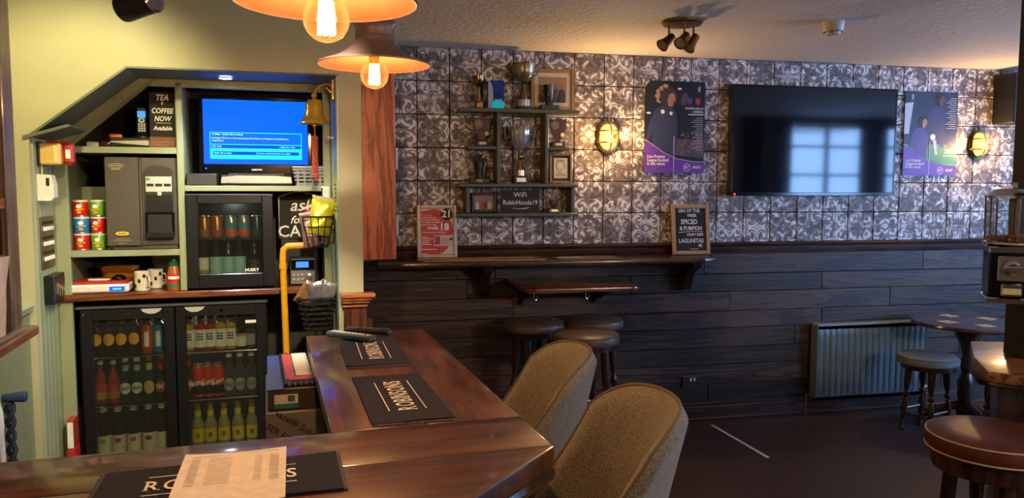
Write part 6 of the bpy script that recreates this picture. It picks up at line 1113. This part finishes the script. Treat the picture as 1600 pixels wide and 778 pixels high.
# ------------------------------------------------------------------ ceiling fittings
M_COPO = P('aged_copper_outside', '#7a625c', .45, .3); M_COPI = P('copper_inside', '#63402c', .55, .0)
def pendant(label, x, y, zb, power):
    t = thing('pendant_lamp', label, 'pendant lamp', (x, y, zb), 0, 'copper pendant lamps over the bar'); pr = [(.186, .036), (.17, .044), (.13, .058), (.095, .078), (.074, .10), (.068, .108)]
    m = MB(); m.lathe(pr, 48, cap=False); sh_ = m.obj('shade', M_COPO, t, 60); m = MB(); m.lathe([(r_ - .0015, z_ - .003) for r_, z_ in pr] + [(.03, .10)], 48, cap=False); m.obj('shade_lining', M_COPI, sh_, 60); m = MB(); m.tube([(.186 * math.cos(2 * PI * i / 48), .186 * math.sin(2 * PI * i / 48), .035) for i in range(48)], .003, 6, True); m.obj('rim', M_COPO, sh_)
    m = MB(); m.lathe([(.066, .104), (.062, .125), (.064, .128), (.062, .15), (.068, .165), (.072, .17), (.07, .178), (.055, .186), (.02, .192)], 32); m.obj('neck', M_COPO, t); m = MB(); m.cyl((0, 0, .19), (0, 0, CEIL - zb - .02), .008, n=10); m.lathe([(.05, CEIL - zb - .025), (.05, CEIL - zb)], 24); m.obj('drop_rod', M_COPO, t)
    m = MB(); m.lathe([(.016, .035), (.018, .06), (.018, .10)], 16); m.obj('lamp_holder', M_BRASS, t)
    m = MB(); m.lathe([(max(1e-4, .0475 * math.sin(PI * j / 16)), -.0475 * math.cos(PI * j / 16)) for j in range(16)] + [(.014, .05)], 28); bb = m.obj('bulb', GLASS('amber_bulb_glass', '#ffdcb0', .03, .03, .05, .35), t)
    m = MB()
    for k in range(8): a = k * PI / 4; r_ = .012 + .003 * (k % 2); m.tube([(r_ * math.cos(a), r_ * math.sin(a), .036), (r_ * 1.25 * math.cos(a), r_ * 1.25 * math.sin(a), -.03), (r_ * 1.25 * math.cos(a + .39), r_ * 1.25 * math.sin(a + .39), -.031), (r_ * math.cos(a + .39), r_ * math.sin(a + .39), .034)], .0016, 5)
    m.obj('filament', E('filament_glow', (1.0, .66, .32, 1), 260), bb); point_light((x, y, zb), power, (1.0, .72, .46), .025)
pendant('copper pendant lamp with globe bulb nearest the camera, cut by the picture top', -.028, 1.686, 1.965, 14.0); pendant('copper pendant lamp with globe bulb further along the bar', .11, 2.706, 1.997, 13.0)
def can_spot(label, loc, aim, power, col, ang=60):
    t = thing('spotlight', label, 'spotlight', loc, 0, 'black spotlights over the bar'); d_ = (Vector(aim) - Vector(loc)).normalized(); M = d_.to_track_quat('Z', 'Y').to_matrix()
    m = MB(); m.lathe([(.03, -.075), (.045, -.07), (.048, -.06), (.048, .06)], 28, (0, 0, 0), M, True); m.obj('can', P('satin_black', '#1d1a1c', .3), t); m = MB(); m.lathe([(.048, .055), (.051, .06), (.046, .066), (.04, .06)], 28, (0, 0, 0), M, False); m.obj('rim', M_CHROME, t); m = MB(); m.lathe([(.04, .0605), (.001, .0605)], 20, (0, 0, 0), M); m.obj('lens', E('spot_lens', '#ffe2b0', 4) if power else P('lens_grey', '#8a8a88', .2), t)
    m = MB(); m.tube([(0, 0, .0), (0, 0, CEIL - loc[2] - .02)], .010, 8); m.lathe([(.045, CEIL - loc[2] - .022), (.045, CEIL - loc[2])], 20); m.obj('stem', MATS['satin_black'], t)
    if power: p = Vector(loc) + d_ * .075; spot_light(p, aim, power, col, ang, .7, .03)
can_spot('black cylindrical spotlight cut by the picture top above the alcove', (-.671, 2.93, 2.245), (1.2, 2.0, 2.75), 0, NEUT)
can_spot('black ceiling spotlight aimed at the left of the back bar', BW(-.66, 3.12, 2.43), BW(-.80, 3.98, 1.80), 27, (1.0, .86, .42), 100)
can_spot('black ceiling spotlight aimed at the shelves and fridges', BW(.15, 2.0, 2.36), BW(-.30, 4.34, .75), 120, (1.0, .88, .62), 56)
ts = thing('triple_spotlight', 'brass ceiling plate with three swivel spotlights', 'spotlight', (1.774, 3.939, CEIL)); M_ABR = P('satin_brass', '#8a6a34', .3, .9); m = MB(); m.lathe([(.108, 0), (.108, -.012), (.1, -.02), (.02, -.024)], 40); m.obj('ceiling_plate', M_ABR, ts)
for (dx, dy, ax) in ((-.065, .02, (-.75, -.25, -.6)), (-.005, -.04, (-.6, -.55, -.6)), (.07, .01, (-.55, -.2, -.75))):
    m = MB(); m.cyl((dx, dy, -.02), (dx, dy, -.085), .006, n=8); m.ball((dx, dy, -.088), .010, 10, 6); m.obj('arm', M_ABR, ts); M = Vector(ax).normalized().to_track_quat('Z', 'Y').to_matrix(); m = MB(); m.lathe([(.012, -.035), (.022, -.03), (.024, .0), (.026, .03), (.036, .06), (.034, .06), (.02, .03)], 22, (dx, dy, -.095), M); hd = m.obj('head', M_ABR, ts); m = MB(); m.lathe([(.03, .052), (.001, .05)], 16, (dx, dy, -.095), M); m.obj('lamp_face', P('lamp_face_grey', '#9a9080', .2), hd)
sd = thing('smoke_detector', 'round white smoke detector on the textured ceiling', 'smoke detector', (2.56, 3.772, CEIL)); m = MB(); m.lathe([(.055, 0), (.056, -.006), (.05, -.05), (.046, -.055)], 32); m.obj('base', M_WHITEP, sd); m = MB(); m.lathe([(.04, -.055), (.036, -.068), (.02, -.074), (.001, -.075)], 28); m.obj('dome', M_WHITEP, sd)
for k in range(8): a = k * PI / 4; m = MB(); m.m = Matrix.Rotation(a, 4, 'Z'); m.box(.036, .0475, -.012, .012, -.056, -.0535); m.obj('vent', M_INK, sd)
m = MB(); m.box(-.011, .011, -.335, .335, 0, .0012); o = m.obj('floor_tape', P('white_floor_tape', '#d4d6dc', .5)); o.location = (2.471, 4.503, .0003); o.rotation_euler = (0, 0, .05); tag(o, 'strip of white tape stuck across the dark floor', 'tape')
# fill lamp added as an opal globe pendant, unseen, behind and right of the camera
def fill_globe(label, x, y, z, power, col):
    t = thing('added_fill_globe', label, 'pendant lamp', (x, y, z)); m = MB(); m.lathe([(max(1e-4, .1 * math.sin(PI * j / 14)), -.1 * math.cos(PI * j / 14)) for j in range(15)], 28); m.obj('opal_globe', E('opal_glow', '#ffd9b0', 2.0), t)
    m = MB(); m.lathe([(.045, .09), (.04, .12), (.012, .13)], 20); m.cyl((0, 0, .12), (0, 0, CEIL - z - .02), .005, n=8); m.lathe([(.05, CEIL - z - .03), (.05, CEIL - z)], 20); m.obj('gallery_and_rod', M_BRASS, t)
    for k in range(3): a = k * 2.094; point_light((x + .13 * math.cos(a), y + .13 * math.sin(a), z), power / 3, col, .06)
fill_globe('added opal globe fill lamp behind and right of the camera, outside the picture', 3.3, -.7, 2.0, 110, (1.0, .82, .66))
